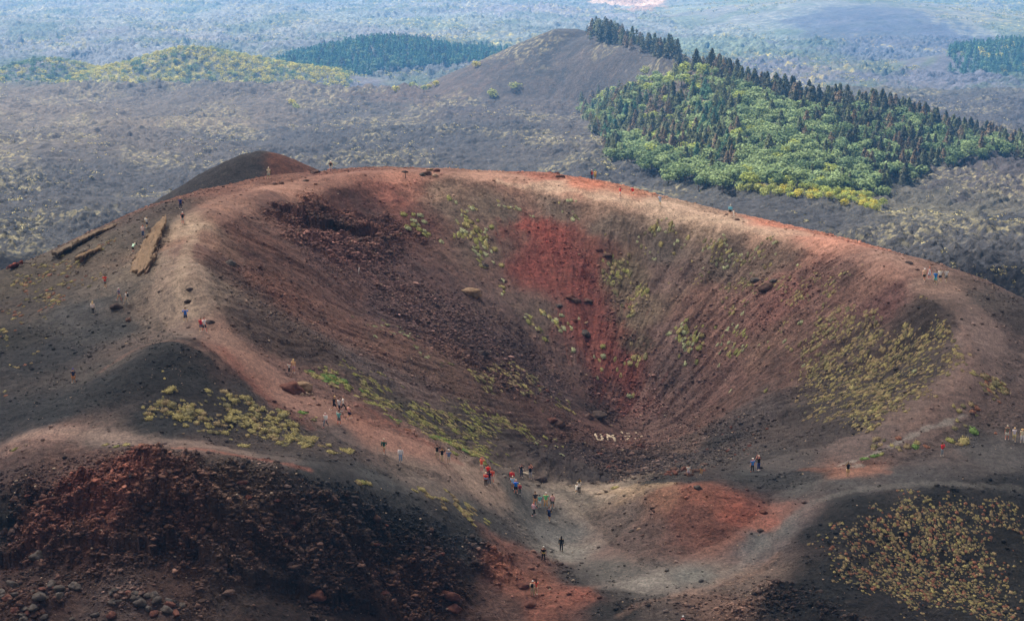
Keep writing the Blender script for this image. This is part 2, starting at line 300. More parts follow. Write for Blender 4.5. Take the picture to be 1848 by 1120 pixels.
FARC = """100,200,104,90,76;300,220,108,94,78;60,260,88,79,73;200,260,92,82,75;450,200,97,84,72;500,250,64,60,61;300,330,60,57,59;100,350,57,55,58;100,430,50,50,54;700,250,60,57,58;900,250,58,55,57;650,200,78,71,65;1100,320,60,58,60;1700,380,96,90,74;1800,400,54,53,58;1650,360,88,82,70;1750,440,62,60,62;1800,330,70,62,62;1400,400,56,55,58;850,200,72,62,58;1100,230,66,60,58;650,160,72,72,80;580,150,72,72,80;400,160,70,68,74
1000,100,58,53,52;1000,180,84,72,64;900,150,76,66,60;1150,100,70,62,58;1200,150,100,84,70;800,170,92,74,62;1050,60,64,58,56;1300,250,62,56,44;1500,300,60,56,44
200,30,112,108,92;500,60,108,104,92;800,40,106,108,92;200,100,100,98,94;30,100,98,96,92;1000,30,112,104,98;1300,40,110,108,96;1300,90,96,104,80;1400,60,100,104,90;1550,50,66,68,76;1650,50,66,68,76;1500,90,72,72,78;1500,130,80,74,74;1700,150,74,70,74;1800,200,70,66,68;1600,160,80,74,72;1450,165,92,88,76;1800,50,108,106,90;1750,30,104,100,84;1300,10,104,108,90;80,140,70,70,60;350,120,88,84,60;500,140,92,90,50"""
def clist(s, near):
    r = np.array([[float(t) for t in q.split(',')] for q in s.replace('\n', ';').split(';')])
    return (poly_ground(r[:, :2], near), s2l(cal(r[:, 2:]) if near else r[:, 2:]))
NCP, NCC = clist(NEARC, True)
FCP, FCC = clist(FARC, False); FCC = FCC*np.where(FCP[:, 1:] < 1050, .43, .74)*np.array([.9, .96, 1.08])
def shep(P, Cc, x, y, k=2.2, eps=1.):
    acc = np.zeros((len(x), 3)); ws = np.zeros(len(x))
    for i in range(len(P)):
        wt = 1/((x-P[i, 0])**2+(y-P[i, 1])**2+eps)**k; ws += wt; acc += wt[:, None]*Cc[i]
    return acc/ws[:, None]
def stain(col, m, c, k=1.): m = (m*k)[:, None]; return col*(1-m)+np.asarray(c)*m
RED = poly_ground([(925,425),(960,400),(1020,405),(1065,440),(1085,520),(1130,620),(1180,730),(1120,735),(1080,690),(1020,600),(985,520),(950,470)])
TAN = poly_ground([(1075,892),(1110,882),(1180,872),(1240,872),(1180,885),(1120,902)])
CHALK = poly_ground([(1560,842),(1500,846),(1560,828),(1640,790),(1700,768),(1740,752)])
FLD = [(poly_ground(L, False), c, k) for L, c, k in (
    ([(1085,0),(1180,-6),(1205,10),(1185,22),(1140,20),(1105,8)], (135,105,84), .8),
    ([(1410,40),(1480,16),(1560,12),(1640,15),(1690,45),(1790,78),(1830,90),(1700,95),(1480,80)], (52,52,62), .75),  # dark lava mound, the cloud shadow over it put into the colour
    ([(1745,125),(1760,100),(1848,84),(1900,90),(1900,145),(1800,145)], (40,62,36), .8))]
TRK = [(poly_ground(L), w_, c_, k_) for L, w_, c_, k_ in (([(180,670),(240,632),(290,613),(345,622),(400,660)], .6, (112,82,70), .55), ([(250,805),(380,812),(460,828),(560,848)], .5, (132,66,48), .6),
    ([(40,787),(200,787),(330,797),(450,820)], 1.1, (132,110,98), .4), ([(1300,1040),(1400,960),(1470,905),(1560,882),(1700,872),(1848,885)], .8, (114,112,108), .4), ([(1450,850),(1530,846),(1600,851)], .8, (124,74,54), .5),
    ([(350,415),(335,470),(325,520),(340,570)], 1., (152,128,104), .5), ([(900,335),(1000,345),(1100,365),(1200,385),(1300,408),(1400,428)], .9, (180,150,122), .5), ([(400,630),(460,700),(560,772)], .8, (112,58,44), .45),
    ([(640,730),(740,785),(820,828)], .9, (130,70,54), .5), ([(1120,1110),(1230,1070),(1330,1050),(1400,1000)], .6, (128,96,80), .4), ([(700,878),(800,925),(880,985)], 1.2, (40,41,43), .4), ([(1620,790),(1700,730),(1750,660),(1740,600)], .8, (112,84,74), .4))]
ALB = .62
def colour(x, y, z, ncol, slope):
    n = len(x); col = np.zeros((n, 3))
    nearm = ncol > .02; farm = ncol < .98
    wx = fbm(x/11, y/11, 4, 200)*3.2; wy = fbm(x/11, y/11, 4, 207)*3.2
    if nearm.any():
        a, b = x[nearm], y[nearm]; wa, wb = wx[nearm], wy[nearm]
        th = np.arctan2(b-CY, a-CX); rr = np.hypot(a-CX, b-CY); ins = crater_in(a, b)
        st = fbm(th*16, rr/17, 5, 210, .6); st2 = fbm(th*60, rr/9, 3, 214, .6)
        c = shep(NCP, NCC, a+wa*.8, b+wb*.8)
        c = c*np.clip(1+ (ins*(.2*st+.12*st2)+.3*fbm(a/2.2, b/2.2, 5, 220, .7))[:, None], .4, 1.8)
        red = ss(1.5, -2.5, sdf(RED, a, b)+st*5+st2*2.5+fbm(a/3, b/3, 4, 217)*3)*.52
        c = stain(c, red, s2l((136, 80, 70)))
        # cinder blotches: rusty and black
        rb = ss(.18, .5, fbm(a/6, b/6, 5, 226, .6)); bb = ss(.15, .5, fbm(a/5, b/5, 5, 233, .6))
        warm = np.clip((c[:, 0]/(c[:, 2]+1e-4)-1.2)/1.5, 0, 1)
        c = stain(c, rb*warm, s2l((126, 90, 78)), .22); c = stain(c, bb, s2l((46, 40, 40)), .3*(.35+.65*ins))
        pm = path_mask(a, b)
        c = c*(1+.24*pm)[:, None]; c = stain(c, pm*warm, s2l((142, 112, 98)), .26)
        tan = ss(.5, -1, sdf(TAN, a, b)+fbm(a/2, b/2, 3, 240)*1.6)
        c = stain(c, tan, s2l((175, 150, 122)), .5)
        ch = ss(.55, .1, pdist(CHALK, a, b, False)+fbm(a/1.2, b/1.2, 3, 246)*.5)
        c = stain(c, ch, s2l((165, 162, 155)), .45)
        for P, w_, cc, kk in TRK:
            d = pdist(P, a, b, False)+fbm(a/1.5, b/1.5, 3, 343)*w_*.8; c = stain(c, ss(w_*1.3, w_*.2, d), s2l(cal(cc))[0], kk)
        # outer cinder banks and clinker lips darker and redder by patches
        ro = rough_near(a, b)
        hi = fbm(a/1.1, b/1.1, 3, 250)
        c = c*(1+ro*(.4+.4*hi))[:, None]*(1+ro[:, None]*np.array([.12, -.02, -.1]))
        col[nearm] = c
    if farm.any():
        a, b = x[farm], y[farm]; D = b
        k = np.clip(D/600, .5, 4)
        c = shep(FCP, FCC, a+wx[farm]*6*k, b+wy[farm]*10*k, 2., 60.)
        f = ss(1020, 1120, b)
        c = c*np.clip(1+.5*fbm(a/6, b/8, 5, 260, .7)+.18*fbm(a/60, b/90, 3, 266), .45, 1.8)[:, None]
        # dry grass and lichen patches on the lava
        g = ss(.12, .42, fbm(a/45, b/60, 3, 270)+.08)*ss(.0, .35, fbm(a/2.6, b/3.4, 4, 273, .65))
        c = stain(c, g*(1-f), s2l((112, 106, 80)), .6)
        sp = ss(.52, .62, fbm(a/1.6, b/2.0, 2, 281))
        c = stain(c, sp*(1-f), s2l((128, 120, 104)), .15)
        # far plain: old flows, broom scrub, olive woods
        ol = ss(-.05, .3, fbm(a/70, b/110, 5, 290, .6)); yl = ss(.05, .3, fbm(a/150, b/190, 3, 297))*ss(.1, .4, fbm(a/7, b/10, 4, 296, .7)); pa = ss(.2, .5, fbm(a/120, b/140, 4, 302))
        c = stain(c, ol*f, s2l((52, 64, 34)), .6); c = stain(c, yl*f, s2l((140, 128, 56)), .6); c = stain(c, pa*f, s2l((84, 78, 78)), .5)
        for P, cc, kk in FLD:
            m = ss(12, -14, sdf(P, a, b)+fbm(a/25, b/40, 3, 310)*22); c = stain(c, m, s2l(cc), kk)
        rd = pdist(poly_ground([(1070,2),(1110,9),(1150,14),(1180,10),(1178,-4)], False), a, b, False)
        c = stain(c, ss(14, 8, rd), s2l((160, 135, 115)), .8)
        w_ = ncol[farm][:, None]
        col[farm] = col[farm]*w_+c*(1-w_) if nearm.any() else c
    return np.clip(col*ALB, .003, .9)

# ------------------------------------------------------------------ materials
def new_mat(name, rough=.9):
    m = bpy.data.materials.new(name); m.use_nodes = True; t = m.node_tree; b = t.nodes['Principled BSDF']
    b.inputs['Roughness'].default_value = rough; b.inputs['Specular IOR Level'].default_value = .15
    return m, t, b
def noise_node(t, co, scale, detail=4, rough=.6):
    n = t.nodes.new('ShaderNodeTexNoise'); n.inputs['Scale'].default_value = scale
    n.inputs['Detail'].default_value = detail; n.inputs['Roughness'].default_value = rough
    t.links.new(co, n.inputs['Vector']); return n.outputs['Fac']
def math_node(t, op, a, b=None, c=None):
    n = t.nodes.new('ShaderNodeMath'); n.operation = op
    for i, v in enumerate((a, b, c)):
        if v is None: continue
        if isinstance(v, (int, float)): n.inputs[i].default_value = v
        else: t.links.new(v, n.inputs[i])
    return n.outputs[0]
def ramp(t, fac, a, b, lo=0., hi=1.):
    n = t.nodes.new('ShaderNodeMapRange'); n.inputs[1].default_value = a; n.inputs[2].default_value = b
    n.inputs[3].default_value = lo; n.inputs[4].default_value = hi; t.links.new(fac, n.inputs[0]); return n.outputs[0]
def mulcol(t, col, fac):
    n = t.nodes.new('ShaderNodeVectorMath'); n.operation = 'SCALE'
    t.links.new(col, n.inputs[0]); t.links.new(fac, n.inputs['Scale']); return n.outputs[0]
def mixcol(t, fac, a, b):
    n = t.nodes.new('ShaderNodeMix'); n.data_type = 'RGBA'
    if isinstance(fac, float): n.inputs[0].default_value = fac
    else: t.links.new(fac, n.inputs[0])
    for i, v in ((6, a), (7, b)):
        if isinstance(v, tuple): n.inputs[i].default_value = (*v, 1)
        else: t.links.new(v, n.inputs[i])
    return n.outputs[2]
def ground_mat(name, s1, s2, bump, dist, spk=True):
    m, t, b = new_mat(name, .95)
    tc = t.nodes.new('ShaderNodeTexCoord').outputs['Object']
    at = t.nodes.new('ShaderNodeAttribute'); at.attribute_name = 'Col'; c = at.outputs['Color']
    f1 = noise_node(t, tc, s1, 5, .7); f2 = noise_node(t, tc, s2, 4, .75)
    k = math_node(t, 'MULTIPLY', ramp(t, f1, .3, .7, .6, 1.42), ramp(t, f2, .3, .7, .45, 1.55))
    c = mulcol(t, c, k)
    if spk:   # single stones: pale and black
        v = t.nodes.new('ShaderNodeTexVoronoi'); v.inputs['Scale'].default_value = 2.6; t.links.new(tc, v.inputs['Vector'])
        sep = t.nodes.new('ShaderNodeSeparateColor'); t.links.new(v.outputs['Color'], sep.inputs[0])
        near = ramp(t, v.outputs['Distance'], .22, .12)
        pale = math_node(t, 'MULTIPLY', near, ramp(t, sep.outputs[0], .93, .95)); dark = math_node(t, 'MULTIPLY', near, ramp(t, sep.outputs[1], .80, .84))
        c = mixcol(t, math_node(t, 'MULTIPLY', pale, .55), c, (.28, .22, .18)); c = mixcol(t, math_node(t, 'MULTIPLY', dark, .6), c, (.02, .015, .014))
    t.links.new(c, b.inputs['Base Color'])
    bp = t.nodes.new('ShaderNodeBump'); bp.inputs['Strength'].default_value = bump; bp.inputs['Distance'].default_value = dist
    t.links.new(math_node(t, 'ADD', f1, math_node(t, 'MULTIPLY', f2, .5)), bp.inputs['Height']); t.links.new(bp.outputs[0], b.inputs['Normal'])
    return m
M_NEAR = ground_mat('cinder_and_ash', .7, 2.4, 1., .5)
M_PATH = ground_mat('trodden_ash', 1.3, 4., .45, .15)
M_LAVA = ground_mat('old_lava', .3, .9, .8, 1.2, False)
M_FAR = ground_mat('far_scrub', .05, .3, .8, 3., False)

def mesh_from(name, V, Fq, mats=(), cols=None, smooth=True, midx=None):
    me = bpy.data.meshes.new(name); V = np.asarray(V, np.float32); Fq = np.asarray(Fq, np.int32)
    k = Fq.shape[1]; me.vertices.add(len(V)); me.vertices.foreach_set('co', V.ravel())
    me.loops.add(Fq.size); me.loops.foreach_set('vertex_index', Fq.ravel())
    me.polygons.add(len(Fq)); me.polygons.foreach_set('loop_start', np.arange(0, Fq.size, k, dtype=np.int32))
    if smooth: me.polygons.foreach_set('use_smooth', np.ones(len(Fq), bool))
    for m in mats: me.materials.append(m)
    if midx is not None: me.polygons.foreach_set('material_index', np.asarray(midx, np.int32))
    if cols is not None:
        a = me.attributes.new('Col', 'FLOAT_COLOR', 'POINT')
        a.data.foreach_set('color', np.concatenate([cols, np.ones((len(cols), 1))], 1).astype(np.float32).ravel())
    me.update(calc_edges=True); me.validate() if False else None
    return me
def add(name, me, parent=None, **kw):
    o = bpy.data.objects.new(name, me); C.objects.link(o); o.parent = parent
    for k, v in kw.items(): o[k] = v
    return o

# ------------------------------------------------------------------ the ground sheet, a fan of quads split where its kinds meet
Q = 1.0
def rows():
    y = -20.; out = []
    while y < 6000:
        out.append(y)
        if y < 145: d = 4
        elif y < 330: d = .2
        elif y < 1100: d = .25+(y-330)*.0016
        elif y < 2700: d = 1.5+(y-1100)*.0026
        else: d = 6+(y-2700)*.06
        y += d/Q
    return np.array(out)
YR = rows(); SX = np.linspace(-.345, .345, int(1050*Q)); side_ = .345+np.cumsum(np.linspace(.001, .018, 62)); SX = np.concatenate([-side_[::-1], SX, side_]); NXC = len(SX)
GX = (SX[None, :]*(YR[:, None]*.955+14)).astype(np.float64); GY = np.repeat(YR[:, None], NXC, 1)
GZ = H(GX, GY)
# near/hill weights for colours
xs, ys = GX.ravel(), GY.ravel()
pl = plain0(xs, ys); nb = np.zeros_like(pl)
m_ = (ys < 430) & (np.abs(xs) < 230)
def near_weight(x, y):
    n = tps_eval(PT[:, :2], NW, x, y)-.9*np.maximum(np.hypot(x, y-225)-120, 0)
    rh, _ = cone(x, y, 470, 274, 345, .68, .12, 1.1)
    return ss(-1, 1.5, smax(n, rh, 1.5)-plain0(x, y)), rh-n
nb_, rhn = near_weight(xs[m_], ys[m_]); nb[m_] = nb_
nb[ys < 150] = 1
COL = colour(xs, ys, GZ.ravel(), nb, None)
# the small rust and black cone behind the rim
q = np.zeros_like(nb); q[m_] = ss(-.5, 1.5, rhn)*nb_
side = ss(-2, 3, xs-(924-924-46.0)+ (ys-345)*.1+fbm(xs/4, ys/4, 3, 330)*3)
COL = COL*(1-q[:, None])+q[:, None]*(s2l((54,51,52))*(1-side[:, None])+s2l((96,64,54))*side[:, None])*ALB*(1+.3*fbm(xs/2, ys/2, 3, 331))[:, None]
IDX = np.arange(len(YR)*NXC).reshape(len(YR), NXC)
FQ = np.stack([IDX[:-1, :-1], IDX[:-1, 1:], IDX[1:, 1:], IDX[1:, :-1]], -1).reshape(-1, 4)
VV = np.stack([xs, ys, GZ.ravel()], 1)
fx = xs[FQ].mean(1); fy = ys[FQ].mean(1); fn = nb[FQ[:, 0]]
cls = np.where(fn > .5, 0, np.where(fy < 1040, 1, 2))
# paths, the bare cone and the wooded hill as surfaces of their own
mm = (cls == 0) & (fy < 330); t_ = np.zeros(len(fx)); t_[mm] = path_mask(fx[mm], fy[mm]); cls[t_ > .5] = 3
mm = cls == 1; cz, _ = cone(fx[mm], fy[mm], 1022, 56, 1000, .47, .25, 1, 1, 2); ff = tps_eval(FPT[:, :2], FWt, fx[mm], fy[mm]); pz = plain0(fx[mm], fy[mm])
sub = np.where((ff > 1) & (fx[mm] > 5) & (pz+ff > cz), 5, np.where(cz > pz+1, 4, 1)); cls[mm] = sub
for i, (bl, zc, sd) in enumerate(CLOUDS): cloud('cloud', bl, zc, '', 400+sd*20)
names = {0: 'volcanic_crater_ground', 1: 'lava_field', 2: 'far_plain', 3: 'path', 4: 'bare_cinder_hill', 5: 'wooded_hill'}
for k, nme in names.items():
    f = FQ[cls == k]
    if not len(f): continue
    u_, inv = np.unique(f, return_inverse=True); f2 = inv.reshape(-1, 4)
    me = mesh_from(nme, VV[u_], f2, [M_PATH if k == 3 else M_NEAR if k == 0 else M_LAVA if k in (1, 4, 5) else M_FAR], COL[u_])
    add(nme, me, kind='structure')
# ------------------------------------------------------------------ placing things on the finished ground
COLG = COL.reshape(len(YR), NXC, 3)
def gidx(x, y):
    i = np.clip(np.searchsorted(YR, y)-1, 0, len(YR)-2); ty = (y-YR[i])/(YR[i+1]-YR[i])
    s = x/(y*.955+14); j = np.interp(s, SX, np.arange(NXC)); j0 = np.clip(np.floor(j).astype(int), 0, NXC-2)
    return i, j0, np.clip(ty, 0, 1), np.clip(j-j0, 0, 1)
def Hg(x, y):
    x = np.asarray(x, float); y = np.asarray(y, float); i, j, a, b = gidx(x, y)
    return (GZ[i, j]*(1-b)+GZ[i, j+1]*b)*(1-a)+(GZ[i+1, j]*(1-b)+GZ[i+1, j+1]*b)*a
def Cg(x, y): i, j, a, b = gidx(np.asarray(x, float), np.asarray(y, float)); return COLG[i, j]
def Wg(u, v, lo=150., hi=3300.): return Wp(u, v, lo, hi, Hg)
def pix(x, y, z):       # photo position of a point, to check what the frame shows
    d = y*cP-z*sP; return 924+F*x/d, 560-F*(z*cP+y*sP)/d, d
def seen(x, y, z, pad=12):
    u, v, d = pix(x, y, z); ok = (u > -pad) & (u < 1848+pad) & (v > -pad) & (v < 1120+pad)
    for t in np.linspace(.3, .985, 90):
        ok &= z*t+.02 > Hg(x*t, y*t)-.25*(1-t)
    return ok
def normals(x, y, e=.5):
    gx = (Hg(x+e, y)-Hg(x-e, y))/(2*e); gy = (Hg(x, y+e)-Hg(x, y-e))/(2*e); n = np.stack([-gx, -gy, np.ones_like(gx)], -1)
    return n/np.linalg.norm(n, axis=-1)[..., None]

def attr_mat(name, rough=.9, tint=1., var=.3, sc=3., transl=0.):
    m, t, b = new_mat(name, rough); at = t.nodes.new('ShaderNodeAttribute'); at.attribute_name = 'Col'
    co = t.nodes.new('ShaderNodeNewGeometry').outputs['Position']; f = noise_node(t, co, sc, 3, .7)
    t.links.new(mulcol(t, at.outputs['Color'], ramp(t, f, .3, .7, (1-var)*tint, (1+var)*tint)), b.inputs['Base Color']); return m
M_STONE = attr_mat('loose_stone', .95, 1., .35, 6.); M_ROCK = attr_mat('lava_rock_face', .95, 1., .4, 3.); M_PLANT = attr_mat('cushion_leaf', .85, 1., .3, 2.)
M_LEAF = attr_mat('tree_leaf', .8, 1., .25, .8); M_BARK = attr_mat('bark', .9, 1., .3, 4.)

# rock shapes
def icosa(sub=0):
    p = (1+5**.5)/2; V = [(-1,p,0),(1,p,0),(-1,-p,0),(1,-p,0),(0,-1,p),(0,1,p),(0,-1,-p),(0,1,-p),(p,0,-1),(p,0,1),(-p,0,-1),(-p,0,1)]
    V = [tuple(np.array(v)/np.linalg.norm(v)) for v in V]
    Fs = [(0,11,5),(0,5,1),(0,1,7),(0,7,10),(0,10,11),(1,5,9),(5,11,4),(11,10,2),(10,7,6),(7,1,8),(3,9,4),(3,4,2),(3,2,6),(3,6,8),(3,8,9),(4,9,5),(2,4,11),(6,2,10),(8,6,7),(9,8,1)]
    for _ in range(sub):
        c = {}; N = []
        def mid(a, b):
            k = (min(a, b), max(a, b))
            if k not in c: m = np.array(V[a])+np.array(V[b]); V.append(tuple(m/np.linalg.norm(m))); c[k] = len(V)-1
            return c[k]
        for a, b, d in Fs: x, y, z = mid(a, b), mid(b, d), mid(d, a); N += [(a,x,z),(b,y,x),(d,z,y),(x,y,z)]
        Fs = N
    return np.array(V), np.array(Fs)
def rock_shape(seed, sub=2, flat=.7, rough=.3):
    r = np.random.default_rng(seed); V, Fs = icosa(sub); d = np.ones(len(V))
    for _ in range(9):        # planes cut off the ball give broken faces
        n = r.normal(size=3); n /= np.linalg.norm(n); k = r.uniform(.55, .92); s = V@n; d = np.minimum(d, np.where(s > 1e-3, k/np.maximum(s, 1e-3), 9))
    d = d*(1+rough*.35*perlin(V[:, 0]*2.3+seed, V[:, 1]*2.3+V[:, 2]*1.7, seed)+rough*.2*perlin(V[:, 0]*5+seed, V[:, 2]*5+V[:, 1]*3, seed+3))
    P = V*d[:, None]*np.array([1.25*r.uniform(.8, 1.2), r.uniform(.75, 1.05), flat*r.uniform(.8, 1.2)]); return P, Fs
def rock_mesh(name, seed, col, sub=2, flat=.7, rough=.4):
    P, Fs = rock_shape(seed, sub, flat, rough); c = np.repeat(np.array([col], float), len(P), 0)
    c *= (1+.45*fbm(P[:, 0]*2+seed, P[:, 1]*2+P[:, 2], 3, seed))[:, None]
    return mesh_from(name, P, Fs, [M_ROCK], np.clip(c, .003, 1), smooth=False)
def rotz(a):
    c, s = np.cos(a), np.sin(a); z = np.zeros_like(c); o = z+1
    return np.stack([np.stack([c, -s, z], -1), np.stack([s, c, z], -1), np.stack([z, z, o], -1)], -2)
def merged(name, shapes, which, pos, scl, rot, cols, mat, colf=None, smooth=False, nrm=None, sq=None):
    """many copies of a few shapes in one mesh; shapes: (verts, faces, vertex tone)"""
    VV_, FF_, CC_ = [], [], []; off = 0; Rm = rotz(rot)
    for k, (P, Fs, tone) in enumerate(shapes):
        i = np.where(which == k)[0]
        if not len(i): continue
        p = P[None]*scl[i][:, None, :] if scl.ndim == 2 else P[None]*scl[i][:, None, None]
        p = np.einsum('nij,nkj->nki', Rm[i], p)
        if nrm is not None: p = p+ (-(p[..., 0:1]*nrm[i, None, 0:1]+p[..., 1:2]*nrm[i, None, 1:2])/nrm[i, None, 2:3])*np.array([0, 0, 1.])
        p = p+pos[i][:, None, :]; VV_.append(p.reshape(-1, 3)); n = len(P)
        f = Fs[None]+(np.arange(len(i))*n)[:, None, None]+off; FF_.append(f.reshape(-1, Fs.shape[1])); off += n*len(i)
        c = cols[i][:, None, :]*(tone[None] if tone.ndim == 2 else tone[None, :, None]); CC_.append(np.broadcast_to(c, p.shape).reshape(-1, 3))
    return mesh_from(name, np.concatenate(VV_), np.concatenate(FF_), [mat], np.clip(np.concatenate(CC_), .003, 1), smooth)

# ------------------------------------------------------------------ loose stones (stuff) and single rocks
def scatter(n, dens, x0=-72, x1=80, y0=155, y1=318):
    P = []; k = 0
    while k < n:
        x = rng.uniform(x0, x1, 60000); y = rng.uniform(y0, y1, 60000); ok = rng.random(60000) < dens(x, y)
        P.append(np.stack([x[ok], y[ok]], 1)); k += ok.sum()
    return np.concatenate(P)[:n]
ZP = [(poly_ground(L), k) for L, k in (
    ([(1000,740),(1250,730),(1400,760),(1330,830),(1180,865),(1060,840),(980,790)], .8),
    ([(1040,640),(1180,640),(1260,740),(1080,750)], .8), ([(700,470),(900,560),(1060,720),(940,730),(760,620),(620,500)], .75),
    ([(490,375),(760,400),(740,500),(560,520)], .7), ([(1180,430),(1560,460),(1450,600),(1250,720),(1180,640)], .28), ([(1000,400),(1180,520),(1200,720),(1080,640)], .4),
    ([(0,850),(560,850),(900,990),(700,1118),(0,1118)], 1.), ([(1280,1040),(1450,1060),(1450,1118),(1050,1118),(1150,1060)], .35), ([(390,440),(560,560),(900,740),(560,640),(400,520)], .3), ([(950,960),(1080,1010),(1050,1060),(960,1010)], .3))]
def sdens(x, y):
    o = .04+.1*ss(0, .4, fbm(x/9, y/9, 3, 500)); 
    for P, k in ZP: o = np.maximum(o, k*ss(1.5, -3, sdf(P, x, y)))
    return o*(1-.75*path_mask(x, y))*(.35+.65*ss(-.2, .35, fbm(x/3, y/3, 3, 505)))
P = scatter(60000, sdens); z = Hg(P[:, 0], P[:, 1]); sz = np.clip(np.exp(rng.normal(-2.25, .5, len(P))), .05, .36); 
shp = []
for k in range(6):
    V_, F_ = rock_shape(40+k, 0, .7, .2); shp.append((V_, F_, .8+.4*rng.random(len(V_))))
cg = Cg(P[:, 0], P[:, 1]); tone = np.exp(rng.normal(.0, .42, len(P))); pale = rng.random(len(P)) < .035
cols = np.where(pale[:, None], s2l((190, 170, 148))*.7*rng.uniform(.5, 1, (len(P), 1)), cg*tone[:, None]); sz = np.where(pale, sz*.7, sz)
add('loose_stones', merged('loose_stones', shp, rng.integers(0, 6, len(P)), np.stack([P[:, 0], P[:, 1], z+sz*.15], 1), sz, rng.random(len(P))*6.3, cols, M_STONE), kind='stuff', label='loose cinder stones scattered over the slopes', category='stones')

P = scatter(34000, lambda x, y: np.maximum(np.clip(rough_near(x, y)*1.1-.08, 0, 1), .0)*(.3+.7*ss(-.2, .3, fbm(x/2.5, y/2, 3, 508)))); sz = np.clip(np.exp(rng.normal(-2.35, .5, len(P))), .05, .45)
cg = (Cg(P[:, 0], P[:, 1])*.8+s2l((80, 58, 48))*.62*.25)*np.exp(rng.normal(.32, .4, len(P)))[:, None]; shp = []
for k in range(6): V_, F_ = rock_shape(140+k, 1, .75, 1.); shp.append((V_, F_, .75+.5*rng.random(len(V_))))
add('clinker_rubble', merged('clinker_rubble', shp, rng.integers(0, 6, len(P)), np.stack([P[:, 0], P[:, 1], Hg(P[:, 0], P[:, 1])+sz*.2], 1), sz[:, None]*rng.uniform(.55, 1.5, (len(P), 3)), rng.random(len(P))*6.3, cg, M_STONE), kind='stuff', label='broken clinker rubble on the pit wall and the steep crater wall', category='stones')
ROCKC = {'dark': (96, 74, 66), 'rust': (104, 68, 58), 'grey': (85, 78, 74), 'tan': (150, 125, 100), 'black': (74, 62, 58), 'pale': (165, 140, 118), 'pit': (66, 48, 42), 'pitr': (86, 52, 44)}
RM = {}
for ck, c in ROCKC.items():
    for k in range(4): RM[ck, k] = rock_mesh('lava_rock', 60+k*7+len(ck), s2l(c)*.7, 2, .72, .5)
def put_rock(x, y, s, ck='dark', label='', group=None, name='lava_rock', flat=1., rot=None, sink=.25, var=None):
    o = bpy.data.objects.new(name, RM[ck, rnd.randrange(4) if var is None else var]); C.objects.link(o)
    z = float(Hg(x, y)); o.location = (x, y, z+s*.72*flat*(.6-sink)); o.scale = (s, s*rnd.uniform(.8, 1.1), s*flat); o.rotation_euler = (rnd.uniform(-.25, .25), rnd.uniform(-.25, .25), rnd.uniform(0, 6.3) if rot is None else rot)
    o['label'] = label; o['category'] = 'rock'
    if group: o['group'] = group
    return o
